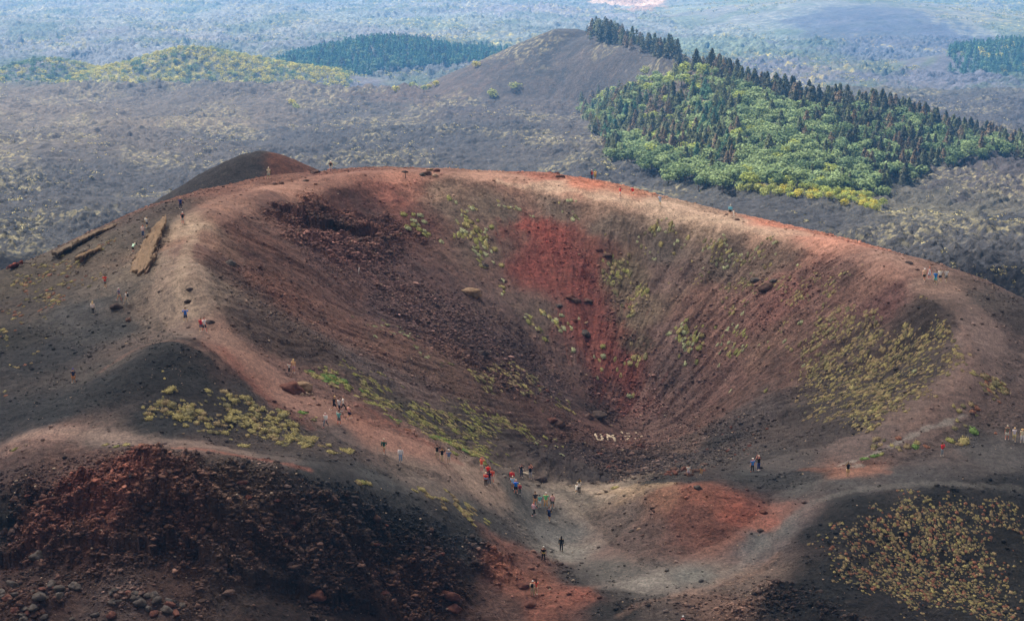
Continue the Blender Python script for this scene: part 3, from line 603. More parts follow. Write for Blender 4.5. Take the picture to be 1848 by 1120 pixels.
NAMED = [(527,703,1.5,'rust','long rusty boulder, left one of the pair beside the red path'),(548,701,1.3,'tan','tall tan boulder, right one of the pair beside the red path'),
 (545,712,.42,'pale','pale wedge stone at the foot of the tan boulder'),(553,712,.45,'pale','pinkish stone leaning at the foot of the tan boulder'),(562,711,.32,'pale','small flat pale stone right of the boulder pair'),(566,719,.28,'tan','small brown stone below the boulder pair'),
 (974,868,1.0,'black','dark rounded boulder on the path edge behind the blue backpack walker'),(853,530,1.4,'tan','big tan boulder halfway down the dark crater wall'),(870,640,1.1,'black','black hollow boulder low on the dark crater wall'),
 (1031,537,.9,'rust','upper rock of the cluster in the red gully'),(1041,544,.8,'dark','dark rock in the middle of the red gully cluster'),(1061,544,.7,'dark','dark rock right of the red gully cluster'),(1056,602,.95,'grey','round grey boulder low in the red gully'),(1037,579,.5,'rust','rust stone above the grey gully boulder'),(1057,583,.4,'tan','small tan stone above the grey gully boulder'),(1008,553,.6,'grey','grey rock at the left edge of the red gully'),
 (1095,462,.9,'dark','dark rock on the green streaked upper wall'),(1082,452,.6,'rust','rust rock beside the dark one on the upper wall'),(1383,520,1.5,'dark','large dark rock on the right crater wall'),(1362,507,.9,'grey','grey rock left of the large dark wall rock'),(1395,508,.6,'grey','small grey rock above the large dark wall rock'),
 (1077,750,1.5,'black','black outcrop rock at the back edge of the crater floor'),(1062,752,.9,'dark','brown rock left of the black outcrop on the crater floor'),(1005,765,1.3,'dark','flat dark rock at the left edge of the crater floor'),(995,760,.8,'rust','rust rock beside the flat dark rock on the floor'),(873,480,.7,'grey','grey stone in the green band of the wall'),
 (508,331,.9,'dark','dark rock on the back rim, middle of three'),(495,333,.75,'dark','dark rock on the back rim, leftmost of three'),(552,327,.75,'black','black rock on the back rim, right of three'),(568,313,.8,'dark','dark rock at the foot of the small rear cone'),
 (731,311,.9,'black','flat black rock beside the thin post on the rim'),(770,314,1.3,'dark','dark rock at the base of the rim rock heap'),(777,308,1.0,'tan','yellow lichen rock on top of the rim heap'),(785,317,.8,'pale','pale rock at the right foot of the rim heap'),(762,316,.8,'grey','grey rock at the left foot of the rim heap'),(787,309,.6,'rust','rust rock behind the yellow lichen rock'),
 (1012,320,1.2,'dark','dark layered rock on the back rim'),(1005,314,.8,'rust','rust rock behind the dark layered rim rock'),(1260,880,.75,'grey','grey stone on top of the red mound'),(1378,924,.9,'rust','rusty rock at the right end of the red mound'),(1372,958,.6,'black','black stone on the grey path below the red mound'),(1140,958,.5,'grey','grey stone on the left foot of the red mound'),(1152,955,.4,'pale','white stone on the left foot of the red mound'),(1160,966,.4,'dark','dark stone below the white stone on the mound'),
 (943,1058,.9,'rust','red brown rock beside the couple with the backpack'),(955,1090,.9,'rust','rusty rock on the red patch at the bottom of the frame'),(820,1098,.9,'rust','rust brown rock at the foot of the pit wall'),(815,1076,1.1,'rust','broad rust rock at the end of the pit wall'),
 (212,556,.8,'black','black rock on the ash terrace below three walkers'),(206,553,.5,'dark','dark stone left of the black terrace rock'),(232,577,.5,'dark','brown stone on the ash terrace'),(270,591,.4,'grey','grey stone above the black ash mound'),(379,582,.6,'black','black rock on the path beside the couple in red and white'),(340,545,.55,'black','black rock above the man in blue'),(342,523,.45,'black','small black rock on the left path edge'),
 (415,476,.8,'grey','grey rock on the upper left inner wall'),(1218,847,.6,'dark','dark round stone on the crater floor near the girl in white'),(70,1003,1.0,'grey','grey block on the pit floor at the left edge'),(70,1077,.9,'grey','grey brown block on the lower left pit floor'),(252,1087,1.2,'grey','grey rounded boulder on the pit floor mound'),(575,1075,1.,'rust','rust boulder under the pit overhang'),(1730,320+165,.5,'dark','dark stone on the right rim path'),(1640,475,.8,'black','black flat rock on the right back rim'),(1655,487,.5,'dark','dark stone on the right back rim'),
 (1330,397,.6,'dark','brown rock on the rim behind the child in white'),(1310,388,.5,'dark','low dark rock on the rim beside the walker in cyan')]
NP = Wg([r[0] for r in NAMED], [r[1] for r in NAMED])
for (u, v, s, ck, lb), (x, y) in zip(NAMED, NP): put_rock(x, y, s*(.68 if 'rim' in lb or 'mound' in lb or 'rubble' in lb else 1)*(.8 if s > .85 and 'boulder' not in lb else .9), ck, lb, rot=rnd.uniform(-.5, .5), flat=.8, sink=.4)
RZ = [([(1060,805),(1160,790),(1240,820),(1300,850),(1220,862),(1100,868)], 46, 'dark', 'dark lava rock lying on the crater floor', .25, .75), ([(1230,760),(1420,760),(1330,830),(1240,815)], 34, 'rust', 'rust brown stone on the grey right part of the crater floor', .2, .45),
      ([(500,375),(600,400),(760,430),(740,480),(600,470),(520,420)], 40, 'dark', 'dark clinker rock on the upper left crater wall', .3, .8), ([(0,900),(560,880),(860,1000),(700,1085),(560,1055),(300,985),(0,1000)], 60, 'pit', 'dark red clinker rock on the pit wall', .3, .7),
      ([(0,1060),(140,1050),(150,1118),(0,1118)], 22, 'grey', 'grey brown block in the rubble at the lower left', .35, .8), ([(170,1090),(240,1065),(330,1085),(340,1118),(170,1118)], 22, 'grey', 'grey block on the rubble mound of the pit floor', .35, .8),
      ([(820,600),(1000,700),(1060,740),(930,720)], 16, 'black', 'black stone on the lower dark crater wall', .25, .5)]
for L, n, ck, lb, a, b in RZ:
    Pg = poly_ground(L); k = 0
    while k < n:
        x = rnd.uniform(Pg[:, 0].min(), Pg[:, 0].max()); y = rnd.uniform(Pg[:, 1].min(), Pg[:, 1].max())
        if not inpoly(Pg, np.array([x]), np.array([y]))[0]: continue
        put_rock(x, y, rnd.uniform(a, b)*.75, ck if rnd.random() < .7 else 'pitr' if ck == 'pit' else 'rust' if ck != 'rust' else 'dark', 'loose rock, one of many' if 0 else lb, lb.split(' ', 1)[1].replace('rock', 'rocks').replace('stone', 'stones').replace('block', 'blocks'), flat=rnd.uniform(.6, 1)); k += 1
# white stones laid out as letters on the crater floor
UM = [(270,355),(280,372),(292,392),(300,412),(325,432),(348,436),(372,432),(378,412),(362,385),(352,362),(445,358),(447,378),(452,400),(456,425),(470,376),(488,388),(508,388),(528,372),(540,364),(544,404),(552,425),(556,442)]
US = [(665,330),(652,316),(745,340),(865,330),(880,345),(935,385),(948,376),(850,410),(702,375),(737,376),(767,380),(706,430),(737,420),(748,408),(766,445)]
WS = s2l((205, 190, 165)); WM = [rock_mesh('white_stone', 300+k, WS, 1, .6, .3) for k in range(3)]
for L, lb, g in ((UM[:10], 'white stone in the letter U laid out on the crater floor', 'white stones laid as the letter U'), (UM[10:], 'white stone in the letter M laid out on the crater floor', 'white stones laid as the letter M'), (US, 'white stone of the broken row right of the stone letters', 'white stones right of the letters')):
    for (a, b), (x, y) in zip(L, Wg([1040+p[0]/8 for p in L], [740+p[1]/8 for p in L])):
        o = add('white_stone', WM[rnd.randrange(3)], label=lb, category='stone', group=g); s = rnd.uniform(.17, .26) if L is not US else rnd.uniform(.12, .22)
        o.location = (x, y, float(Hg(x, y))+s*.25); o.scale = (s, s, s); o.rotation_euler.z = rnd.random()*6

# ------------------------------------------------------------------ rock slabs standing out of the left rim
def slab(name, L, th, lift0, lift1, axis, col, label, seed):
    Pg = poly_ground(L); x0, y0 = Pg.min(0)-.3; x1, y1 = Pg.max(0)+.3; n = 60
    gx, gy = np.meshgrid(np.linspace(x0, x1, n), np.linspace(y0, y1, n)); s = sdf(Pg, gx.ravel(), gy.ravel()).reshape(gx.shape)+fbm(gx/1.1, gy/2., 5, seed, .7)*1.0; ok = s < 0
    ax = np.array(axis, float); ax /= np.linalg.norm(ax); t_ = gx*ax[0]+gy*ax[1]; t_ = (t_-t_[ok].min())/(t_[ok].max()-t_[ok].min()+1e-6)
    g = Hg(gx, gy); lay = fbm((gx*ax[0]+gy*ax[1])/.5, (gx*ax[1]-gy*ax[0])/3.5, 4, seed+4)*.28; cr_ = (gx*ax[1]-gy*ax[0]); zt = g+lift0+(lift1-lift0)*t_+lay*.6+.22*np.floor(2.2*t_*2+1.6*fbm(cr_/2.5, t_*3, 3, seed+5))*.6
    zb = np.minimum(zt-.12, np.maximum(zt-th, g-.3)); I = np.arange(n*n).reshape(n, n); F_ = np.stack([I[:-1, :-1], I[:-1, 1:], I[1:, 1:], I[1:, :-1]], -1).reshape(-1, 4); F_ = F_[ok.ravel()[F_].all(1)]
    e = {}
    for q_ in F_:
        for k in range(4):
            a, b = int(q_[k]), int(q_[(k+1) % 4])
            if (b, a) in e: del e[(b, a)]
            else: e[(a, b)] = 1
    V_ = np.concatenate([np.stack([gx, gy, zt], -1).reshape(-1, 3), np.stack([gx, gy, zb], -1).reshape(-1, 3)]); F2 = np.concatenate([F_, F_[:, ::-1]+n*n, np.array([(a+n*n, b+n*n, b, a) for a, b in e])])
    u_, inv = np.unique(F2, return_inverse=True); V_ = V_[u_]; c = .7*s2l(col)[None]*(1+.3*fbm((V_[:, 0]*ax[0]+V_[:, 1]*ax[1])/.35, (V_[:, 0]*ax[1]-V_[:, 1]*ax[0])/3, 4, seed+8)+.25*fbm(V_[:, 0]/1.2, V_[:, 1]/1.2, 3, seed+9))[:, None]
    add(name, mesh_from(name, V_, inv.reshape(-1, 4), [M_ROCK], np.clip(c, .01, 1), smooth=False), label=label, category='rock slab', kind='thing')
slab('rock_slab', [(297,406),(303,410),(297,428),(285,447),(277,470),(274,488),(262,496),(246,500),(233,494),(240,472),(255,445),(272,422)], .6, .0, .95, (1, .15), (130,108,86), 'big tilted tan rock slab beside the left path', 610)
slab('rock_slab', [(278,470),(278,482),(270,494),(260,499),(262,490)], .5, .05, .5, (1, .1), (135,112,92), 'small broken tan slab under the edge of the big one', 620)
slab('rock_slab', [(206,404),(209,409),(180,424),(150,441),(132,450),(146,434),(172,420)], .4, .0, .45, (.5, -1), (118,100,82), 'long thin tan slab, upper of two on the left skyline', 630)
slab('rock_slab', [(168,422),(150,428),(118,446),(97,468),(104,471),(126,456),(150,441)], .4, .0, .4, (.5, -1), (104,90,76), 'long tan slab running down the left skyline', 640)
slab('rock_slab', [(180,446),(184,450),(160,466),(143,480),(140,475),(158,459)], .5, .05, .6, (.6, -1), (128,106,82), 'narrow tan slab below the skyline slabs', 650)
slab('rock_slab', [(162,455),(152,458),(141,467),(146,469),(158,462)], .5, .1, .5, (.6, -1), (92,80,70), 'short grey brown slab left of the narrow one', 660)
slab('rock_slab', [(36,480),(38,483),(17,491),(16,488)], .35, .1, .35, (.5, -1), (150,84,68), 'small red slab on the far left skyline', 670)

# ------------------------------------------------------------------ cushion plants
def leafball(seed, n, lf, squash, hollow=.75, spiky=.4, base=True):
    r = np.random.default_rng(seed); d = r.normal(size=(n, 3)); d[:, 2] = np.abs(d[:, 2])*.9+.05; d /= np.linalg.norm(d, axis=1)[:, None]
    rad = hollow+(1-hollow)*r.random(n); lump = 1+.22*perlin(d[:, 0]*2+seed, d[:, 1]*2, seed); c = d*(rad*lump)[:, None]; c[:, 2] *= squash
    nn = d+r.normal(size=(n, 3))*spiky; nn /= np.linalg.norm(nn, axis=1)[:, None]; a = np.cross(nn, r.normal(size=(n, 3))); a /= np.linalg.norm(a, axis=1)[:, None]; b = np.cross(nn, a)
    h = lf*r.uniform(.6, 1.3, n)[:, None]; V_ = np.stack([c-a*h*.5, c+b*h*.35, c+a*h*.5+nn*h*.3, c-b*h*.35], 1).reshape(-1, 3); F_ = np.arange(4*n).reshape(n, 4); t_ = np.repeat(r.uniform(.65, 1.35, n), 4)
    if base:
        B, Bf = icosa(1); B = B*.78; B[:, 2] = np.clip(B[:, 2], -.1, 1)*squash; Bf = np.concatenate([Bf, Bf[:, :1]], 1)
        V_ = np.concatenate([V_, B]); F_ = np.concatenate([F_, Bf+4*n]); t_ = np.concatenate([t_, np.full(len(B), .6)])
    return V_, F_, t_
CUS = [leafball(700+k, 60, .3, .62, spiky=.5) for k in range(4)]
def q2t(F_): return F_
PC = {'yel': (150, 140, 92), 'tan': (138, 122, 90), 'pale': (150, 154, 118), 'olive': (116, 110, 78), 'green': (98, 124, 64), 'rust': (134, 92, 72), 'ygr': (136, 136, 80)}
PR = [  # polygon, count, size range, colours, stretch downhill, label, clumping
 ([(262,728),(300,705),(420,698),(520,748),(570,765),(590,800),(640,815),(560,815),(440,795),(330,780),(270,755)], 280, (.16,.6), ('yel','yel','olive','tan'), 1.05, 'yellow green cushion plant on the black ash left of the red path', -.12),
 ([(500,628),(560,662),(660,725),(760,782),(850,820),(905,845),(905,800),(930,790),(1000,800),(960,770),(880,740),(800,715),(700,690),(600,655)], 800, (.16,.4), ('yel','ygr','olive','ygr','tan'), 1.7, 'yellow green tussock on the inner slope just above the red path', .1),
 ([(545,664),(700,748),(820,812),(905,850),(898,836),(800,790),(690,730),(580,668)], 120, (.3,.6), ('ygr','green','yel'), 2., 'green tussock along the inner edge of the red path', .0),
 ([(1420,640),(1500,560),(1620,540),(1700,590),(1735,640),(1720,700),(1640,745),(1560,780),(1480,760),(1430,700)], 1350, (.1,.36), ('tan','olive','tan','yel'), 1.2, 'small tan cushion plant on the lower right crater wall', -.15),
 ([(790,345),(860,380),(900,470),(1000,570),(1010,640),(960,600),(880,500),(810,420)], 120, (.25,.55), ('yel','pale','ygr'), 1.9, 'yellow green plant in the pale band of the crater wall', .1),
 ([(980,560),(1030,600),(1110,640),(1180,720),(1060,660),(1000,620)], 40, (.25,.5), ('pale','yel'), 1.6, 'pale green plant beside the lower red gully', .1),
 ([(1095,470),(1140,450),(1170,540),(1165,620),(1150,650),(1110,600),(1090,520)], 190, (.2,.45), ('yel','ygr','olive','tan'), 1.9, 'yellow plant in the steep streak right of the red gully', .05),
 ([(0,500),(100,462),(200,440),(170,520),(60,600),(40,680),(0,720)], 320, (.16,.4), ('tan','yel','rust','olive'), 1.2, 'tan and yellow cushion plant on the outer left slope', .25),
 ([(1470,960),(1560,900),(1848,895),(1848,1118),(1640,1118),(1540,1060),(1470,1010)], 1250, (.08,.27), ('tan','olive','tan','yel','rust'), 1.1, 'small tan tuft on the black slope at the lower right', -.3),
 ([(1560,830),(1620,800),(1700,790),(1780,760),(1848,720),(1848,670),(1770,700),(1690,760),(1600,810)], 90, (.25,.6), ('tan','yel','olive','rust'), 1.5, 'tan tussock between the two right hand paths', .1),
 ([(820,660),(900,640),(1000,690),(1060,740),(960,745),(860,720)], 260, (.2,.45), ('tan','yel','olive'), 1.2, 'yellow tan cushion plant low on the dark crater wall', .15),
 ([(700,380),(760,375),(800,440),(770,450),(720,410)], 18, (.45,.75), ('pale','pale','ygr'), 1.3, 'pale green cushion on the upper dark wall', .0),
 ([(880,350),(1200,400),(1330,430),(1450,470),(1400,490),(1200,450),(1000,390),(900,380)], 260, (.2,.45), ('olive','yel','pale'), 1.3, 'olive plant on the upper back wall under the rim path', .1),
 ([(1180,580),(1300,560),(1420,620),(1340,680),(1220,640)], 90, (.2,.5), ('pale','yel','ygr'), 1.4, 'green yellow plant on the reddish right wall', .2),
 ([(1250,500),(1420,480),(1560,480),(1460,600),(1320,560)], 320, (.13,.3), ('olive','yel','tan'), 1.4, 'small olive plant on the upper right wall', .2),
 ([(640,560),(760,600),(860,660),(760,650)], 40, (.2,.4), ('olive','pale'), 1.2, 'olive tuft on the dark left wall', .1),
 ([(640,868),(760,890),(860,920),(790,905)], 16, (.25,.5), ('yel','tan'), 2., 'yellow tuft along the edge of the pit', .0)]
SINGLE = [(962,790,.6),(985,790,.6),(968,800,.45),(1003,794,.5),(985,805,.5),(1004,806,.5),(1015,806,.4),(1015,821,.6),(974,796,.4),(1208,602,.9),(1235,600,.8),(1262,628,1.0),(1257,613,.6),(1235,625,.6),(1445,582,.8),(1312,597,.6),(1330,590,.5),(1340,566,.5),(1382,705,.5),(1650,670,.7),(1580,740,.7),(1035,632,.7),(1088,625,.8),(1078,682,.5),(1045,575,.5),(1540,756,.5),(1450,660,.5),(1318,706,.5)]
TU = [(1652,806,.8,'green'),(1757,778,1.1,'green'),(1578,823,.8,'green'),(1590,820,.6,'ygr'),(1740,797,1.3,'yel'),(1715,795,.9,'ygr'),(1560,828,.7,'green'),(1730,802,.7,'tan'),(1672,806,.6,'rust'),(1624,812,.5,'tan'),(620,688,.9,'green'),(735,776,.7,'rust'),(820,818,.7,'ygr'),(870,835,.8,'ygr'),(440,805,.9,'yel'),(597,816,.8,'yel'),(621,813,.7,'yel'),(545,745,.8,'green'),(405,707,.8,'tan'),(375,705,.7,'yel'),(320,752,.9,'yel'),(880,940,.5,'ygr'),(878,944,.4,'yel'),(1110,880,.7,'yel'),(655,870,.6,'ygr'),(665,872,.6,'yel'),(750,886,.5,'yel'),(190,803,.5,'yel'),(228,803,.7,'yel'),(255,803,.6,'rust'),(210,806,.5,'ygr'),(25,812,.5,'ygr')]
plants = []
for L, n, (a, b), cs, st, lb, cl in PR:
    Pg = poly_ground(L); x0, y0 = Pg.min(0); x1, y1 = Pg.max(0); pp = [tuple(q_) for q_ in Pg]
    area = abs(sum(pp[i][0]*pp[(i+1) % len(pp)][1]-pp[(i+1) % len(pp)][0]*pp[i][1] for i in range(len(pp))))/2; sp = math.sqrt(area/n/4.6)
    gx, gy = np.meshgrid(np.arange(x0, x1, sp), np.arange(y0, y1, sp)); x = (gx+rng.uniform(-.48, .48, gx.shape)*sp).ravel(); y = (gy+rng.uniform(-.48, .48, gx.shape)*sp).ravel()
    s = sdf(Pg, x, y)+fbm(x/7, y/7, 4, 520)*6; m = (s < 0) & (rng.random(len(x)) < ss(-.45, .35, fbm(x/4, y/4, 4, 530, .6)-cl+.1)*ss(.5, -6, s)**.7*(.45+.55*(fbm(x/1.6, y/1.6, 2, 541) > -.1)))
    st = 1+(st-1)*.35
    for x, y in zip(x[m], y[m]): plants.append((x, y, (a+(b-a)*rnd.random()**2.2), rnd.choice(cs), st*rnd.uniform(.85, 1.15), lb))
for (u, v, s), (x, y) in zip(SINGLE, Wg([q_[0] for q_ in SINGLE], [q_[1] for q_ in SINGLE])): plants.append((x, y, s*.62, 'pale' if rnd.random() < .6 else 'ygr', 1.1, 'single round pale green cushion on the crater floor or its right wall'))
for (u, v, s, ck), (x, y) in zip(TU, Wg([q_[0] for q_ in TU], [q_[1] for q_ in TU])): plants.append((x, y, s*.6, ck, 1.5, {'green': 'bright green grass tuft beside a path', 'ygr': 'yellow green tuft beside a path', 'yel': 'yellow tuft beside a path', 'tan': 'tan tuft beside a path', 'rust': 'rusty tuft beside a path'}[ck]))
px = np.array([p[0] for p in plants]); py = np.array([p[1] for p in plants]); ps = np.array([p[2] for p in plants]); pz = Hg(px, py)
nn = normals(px, py); order = np.argsort(-(ps/py)*np.where(seen(px, py, pz+.2), 1, .01)); single = order[:300]; rest = order[300:]
CM = {}
for ck, c in PC.items():
    for k in range(3):
        V_, F_, t_ = CUS[k]; CM[ck, k] = mesh_from('cushion_plant', V_, F_, [M_PLANT], np.clip(1.15*s2l(c)[None]*t_[:, None], 0, 1), False)
rotd = np.arctan2(-nn[:, 0], nn[:, 1])+math.pi/2      # long side runs downhill
for i in single:
    x, y, s, ck, st, lb = plants[i]; o = add('cushion_plant', CM[ck, rnd.randrange(3)], label=lb, category='plant', group=lb.replace('plant', 'plants').replace('tussock', 'tussocks').replace('tuft', 'tufts').replace('cushion on', 'cushions on'))
    o.location = (x, y, pz[i]-.04*s); o.scale = (s*st, s, s); tilt = Vector(nn[i]).lerp(Vector((0, 0, 1)), .3); o.rotation_euler = (tilt.to_track_quat('Z', 'X').to_matrix() @ Matrix.Rotation(0, 3, 'Z')).to_euler()
    d = Vector((nn[i][0], nn[i][1], 0)); zz = tilt.normalized(); xx = (d-zz*d.dot(zz)).normalized() if d.length > .05 else Vector((1, 0, 0)); yy = zz.cross(xx)
    o.rotation_euler = Matrix((xx, yy, zz)).transposed().to_euler()
ri = rest; pc = np.array([s2l(PC[plants[i][3]]) for i in ri])*rng.uniform(.8, 1.45, (len(ri), 1)); st = np.array([plants[i][4] for i in ri])
sc = np.stack([ps[ri]*st, ps[ri], ps[ri]], 1); ang = np.arctan2(nn[ri, 1], nn[ri, 0])
CUL = [leafball(720+k, 26, .42, .62, spiky=.5, base=True) for k in range(4)]
add('small_cushion_plants', merged('small_cushion_plants', CUL, rng.integers(0, 4, len(ri)), np.stack([px[ri], py[ri], pz[ri]], 1), sc, ang, pc, M_PLANT, nrm=nn[ri]), kind='stuff', label='small cushion plants dotted over the crater slopes', category='plants')
# ------------------------------------------------------------------ trees
def tube_part(P, Rr, k=5):
    V_, F_ = [], []; P = np.asarray(P, float)
    for i, (p, r) in enumerate(zip(P, Rr)):
        for j in range(k): a = 6.283*j/k; V_.append(p+np.array([math.cos(a)*r, math.sin(a)*r, 0]))
    for i in range(len(P)-1):
        for j in range(k): F_.append((i*k+j, i*k+(j+1) % k, (i+1)*k+(j+1) % k, (i+1)*k+j))
    return V_, F_
def quads(c, nn, h, r):
    a = np.cross(nn, r.normal(size=c.shape)); a /= np.linalg.norm(a, axis=1)[:, None]+1e-6; b = np.cross(nn, a); h = h[:, None]
    return np.stack([c-a*h*.5, c+b*h*.4, c+a*h*.5, c-b*h*.4], 1).reshape(-1, 3)
def tree_shape(seed, kind, n=230):
    """unit height tree; returns vertices, quads, tone, 1 for bark"""
    r = np.random.default_rng(seed)
    if kind == 'pine':
        t_ = r.random(n)**.8; ang = r.random(n)*6.283; w_ = .27*(1-t_)**.75*(1+.25*np.sin(ang*3+seed)+.2*np.sin(t_*22+seed))*(.55+.45*np.sqrt(r.random(n)))+.015
        c = np.stack([np.cos(ang)*w_, np.sin(ang)*w_, .12+.88*t_-w_*.25], 1); nn = np.stack([np.cos(ang), np.sin(ang), .9+0*t_], 1)+r.normal(size=(n, 3))*.4; h = .13*(1.15-t_*.6)*r.uniform(.7, 1.3, n)
    else:
        nb = 7 if kind == 'broad' else 4; bc = np.stack([r.uniform(-.18, .18, nb), r.uniform(-.18, .18, nb), r.uniform(.44, .7, nb)], 1); br = r.uniform(.19, .28, nb)
        if kind == 'bush': bc[:, 2] *= .55; br *= 1.25
        k = r.integers(0, nb, n); d = r.normal(size=(n, 3)); d[:, 2] = d[:, 2]*.8+.25; d /= np.linalg.norm(d, axis=1)[:, None]
        c = bc[k]+d*br[k][:, None]*(.7+.3*r.random(n))[:, None]; nn = d+r.normal(size=(n, 3))*.4; h = .105*r.uniform(.7, 1.4, n)
    nn /= np.linalg.norm(nn, axis=1)[:, None]; V_ = quads(c, nn, h, r); F_ = [tuple(range(4*i, 4*i+4)) for i in range(n)]; tone = np.repeat(r.uniform(.82, 1.2, n), 4); bark = [0]*n
    tv, tf = [], []
    def addt(P, Rr):
        v, f = tube_part(P, Rr); o = len(tv); tv.extend(v); tf.extend([tuple(i+o for i in q_) for q_ in f])
    addt([(0, 0, -.05), (0, 0, .25), (.01, 0, .6 if kind == 'pine' else .45)], [.028, .02, .008])
    for j in range(4):
        a = r.random()*6.28; z_ = r.uniform(.25, .4); q_ = r.uniform(.14, .22); addt([(0, 0, z_), (math.cos(a)*q_*.5, math.sin(a)*q_*.5, z_+.1), (math.cos(a)*q_, math.sin(a)*q_, z_+.2)], [.014, .009, .004])
    o = len(V_); V_ = np.concatenate([V_, np.array(tv)]); F_ += [tuple(i+o for i in q_) for q_ in tf]; tone = np.concatenate([tone, np.full(len(tv), .5)]); bark += [1]*len(tf)
    return V_, np.array(F_), tone, np.array(bark)
def leafy(name, tint):
    m, t, b = new_mat(name, .8); at = t.nodes.new('ShaderNodeAttribute'); at.attribute_name = 'Col'; co = t.nodes.new('ShaderNodeNewGeometry').outputs['Position']
    c = mulcol(t, at.outputs['Color'], ramp(t, noise_node(t, co, .5, 3, .7), .3, .7, .75, 1.25)); t.links.new(c, b.inputs['Base Color'])
    tr = t.nodes.new('ShaderNodeBsdfTranslucent'); t.links.new(c, tr.inputs[0]); mx = t.nodes.new('ShaderNodeMixShader'); mx.inputs[0].default_value = .4
    t.links.new(b.outputs[0], mx.inputs[1]); t.links.new(tr.outputs[0], mx.inputs[2]); t.links.new(mx.outputs[0], t.nodes['Material Output'].inputs[0]); return m
M_LEAF = leafy('tree_leaf_thin', 1.)
TC = {'pine_dark': ('pine', (60, 62, 46)), 'pine_olive': ('pine', (84, 90, 62)), 'pine_brown': ('pine', (100, 86, 66)), 'pine_blue': ('pine', (62, 92, 70)), 'broad_green': ('broad', (102, 118, 78)), 'broad_deep': ('broad', (78, 96, 64)), 'broad_yellow': ('broad', (120, 130, 64)), 'bush_yellow': ('bush', (150, 142, 56)), 'bush_green': ('bush', (82, 100, 60)), 'bush_olive': ('bush', (122, 128, 70))}
TS = {k: [tree_shape(800+i*13+len(k), k, 330 if k != 'bush' else 190) for i in range(4)] for k in ('pine', 'broad', 'bush')}
TL = {k: [tree_shape(900+i*13+len(k), k, 150 if k != 'bush' else 70) for i in range(4)] for k in ('pine', 'broad', 'bush')}
TM = {}
for ck, (kd, c) in TC.items():
    for i in range(4):
        V_, F_, t_, bk = TS[kd][i]; cc = .86*s2l(c)[None]*t_[:, None]; cc[-len(set(F_[bk == 1].ravel())):] = s2l((92, 74, 60))
        TM[ck, i] = mesh_from({'pine': 'pine_tree', 'broad': 'broadleaf_tree', 'bush': 'bush'}[kd], V_, F_, [M_LEAF, M_BARK], np.clip(cc, 0, 1), False, bk)
trees = []      # x, y, height, colour class, label key
def fill(L, spacing, pick, hr, lb, far=True, jit=.4, keep=1.):
    Pg = poly_ground(L, False); x0, y0 = Pg.min(0); x1, y1 = Pg.max(0)
    gx, gy = np.meshgrid(np.arange(x0, x1, spacing), np.arange(y0, y1, spacing)); x = (gx+rng.uniform(-jit, jit, gx.shape)*spacing).ravel(); y = (gy+rng.uniform(-jit, jit, gx.shape)*spacing).ravel()
    m = inpoly(Pg, x, y) & (rng.random(len(x)) < keep)
    for a, b in zip(x[m], y[m]):
        k = pick(a, b); trees.append((a, b, rnd.uniform(*hr)*(1 if k[:4] == 'pine' else .85), k, lb))
def wpick(**kw):
    ks = list(kw); ws = list(kw.values())
    return lambda a, b: rnd.choices(ks, ws)[0]
def npick(A, B, sc, seed, th=0.):
    return lambda a, b: (A if float(fbm(np.array([a/sc]), np.array([b/sc]), 2, seed)[0])+rnd.uniform(-.12, .12) > th else B)(a, b)
def fillw(x0, x1, y0, y1, spacing, cond, pick, hr, lb):
    gx, gy = np.meshgrid(np.arange(x0, x1, spacing), np.arange(y0, y1, spacing)); x = (gx+rng.uniform(-.4, .4, gx.shape)*spacing).ravel(); y = (gy+rng.uniform(-.4, .4, gx.shape)*spacing).ravel()
    m = cond(x, y)
    for a, b in zip(x[m], y[m]):
        r_ = pick(a, b)
        if r_: k, l_ = r_ if isinstance(r_, tuple) else (r_, lb); trees.append((a, b, rnd.uniform(*(hr if l_ != 3 else (4.2, 9.2)))*(1 if k[:4] == 'pine' else .82), k, l_))
CRX = xyz3(FO); BSX = xyz3(FB)
def in_wood(x, y):
    yc = np.interp(x, CRX[:, 0], CRX[:, 1]); P_ = np.concatenate([BSX, CRX[::-1]]); s_ = sdf(P_, x, y)+fbm(x/14, y/14, 3, 645)*5
    return (s_ < 1) | ((pdist(CRX, x, y, False) < 9) & (x < 190))
pkA = npick(wpick(pine_olive=3, pine_brown=2.5, broad_yellow=1, pine_dark=1), wpick(broad_green=2, pine_blue=1.5, pine_olive=2), 22, 600, -.02)
pkB = npick(wpick(broad_green=5, broad_deep=3, broad_yellow=.7), wpick(broad_green=3, broad_deep=2, pine_olive=.5), 30, 610)
pkC = npick(wpick(pine_dark=4, pine_olive=2, pine_brown=1, broad_deep=2), wpick(broad_deep=3, broad_green=2, pine_brown=.6, pine_dark=1), 20, 620, .05)
pkD = wpick(pine_dark=6, pine_olive=2, pine_brown=1.6); pkE = wpick(broad_green=3, broad_yellow=2, pine_olive=1)
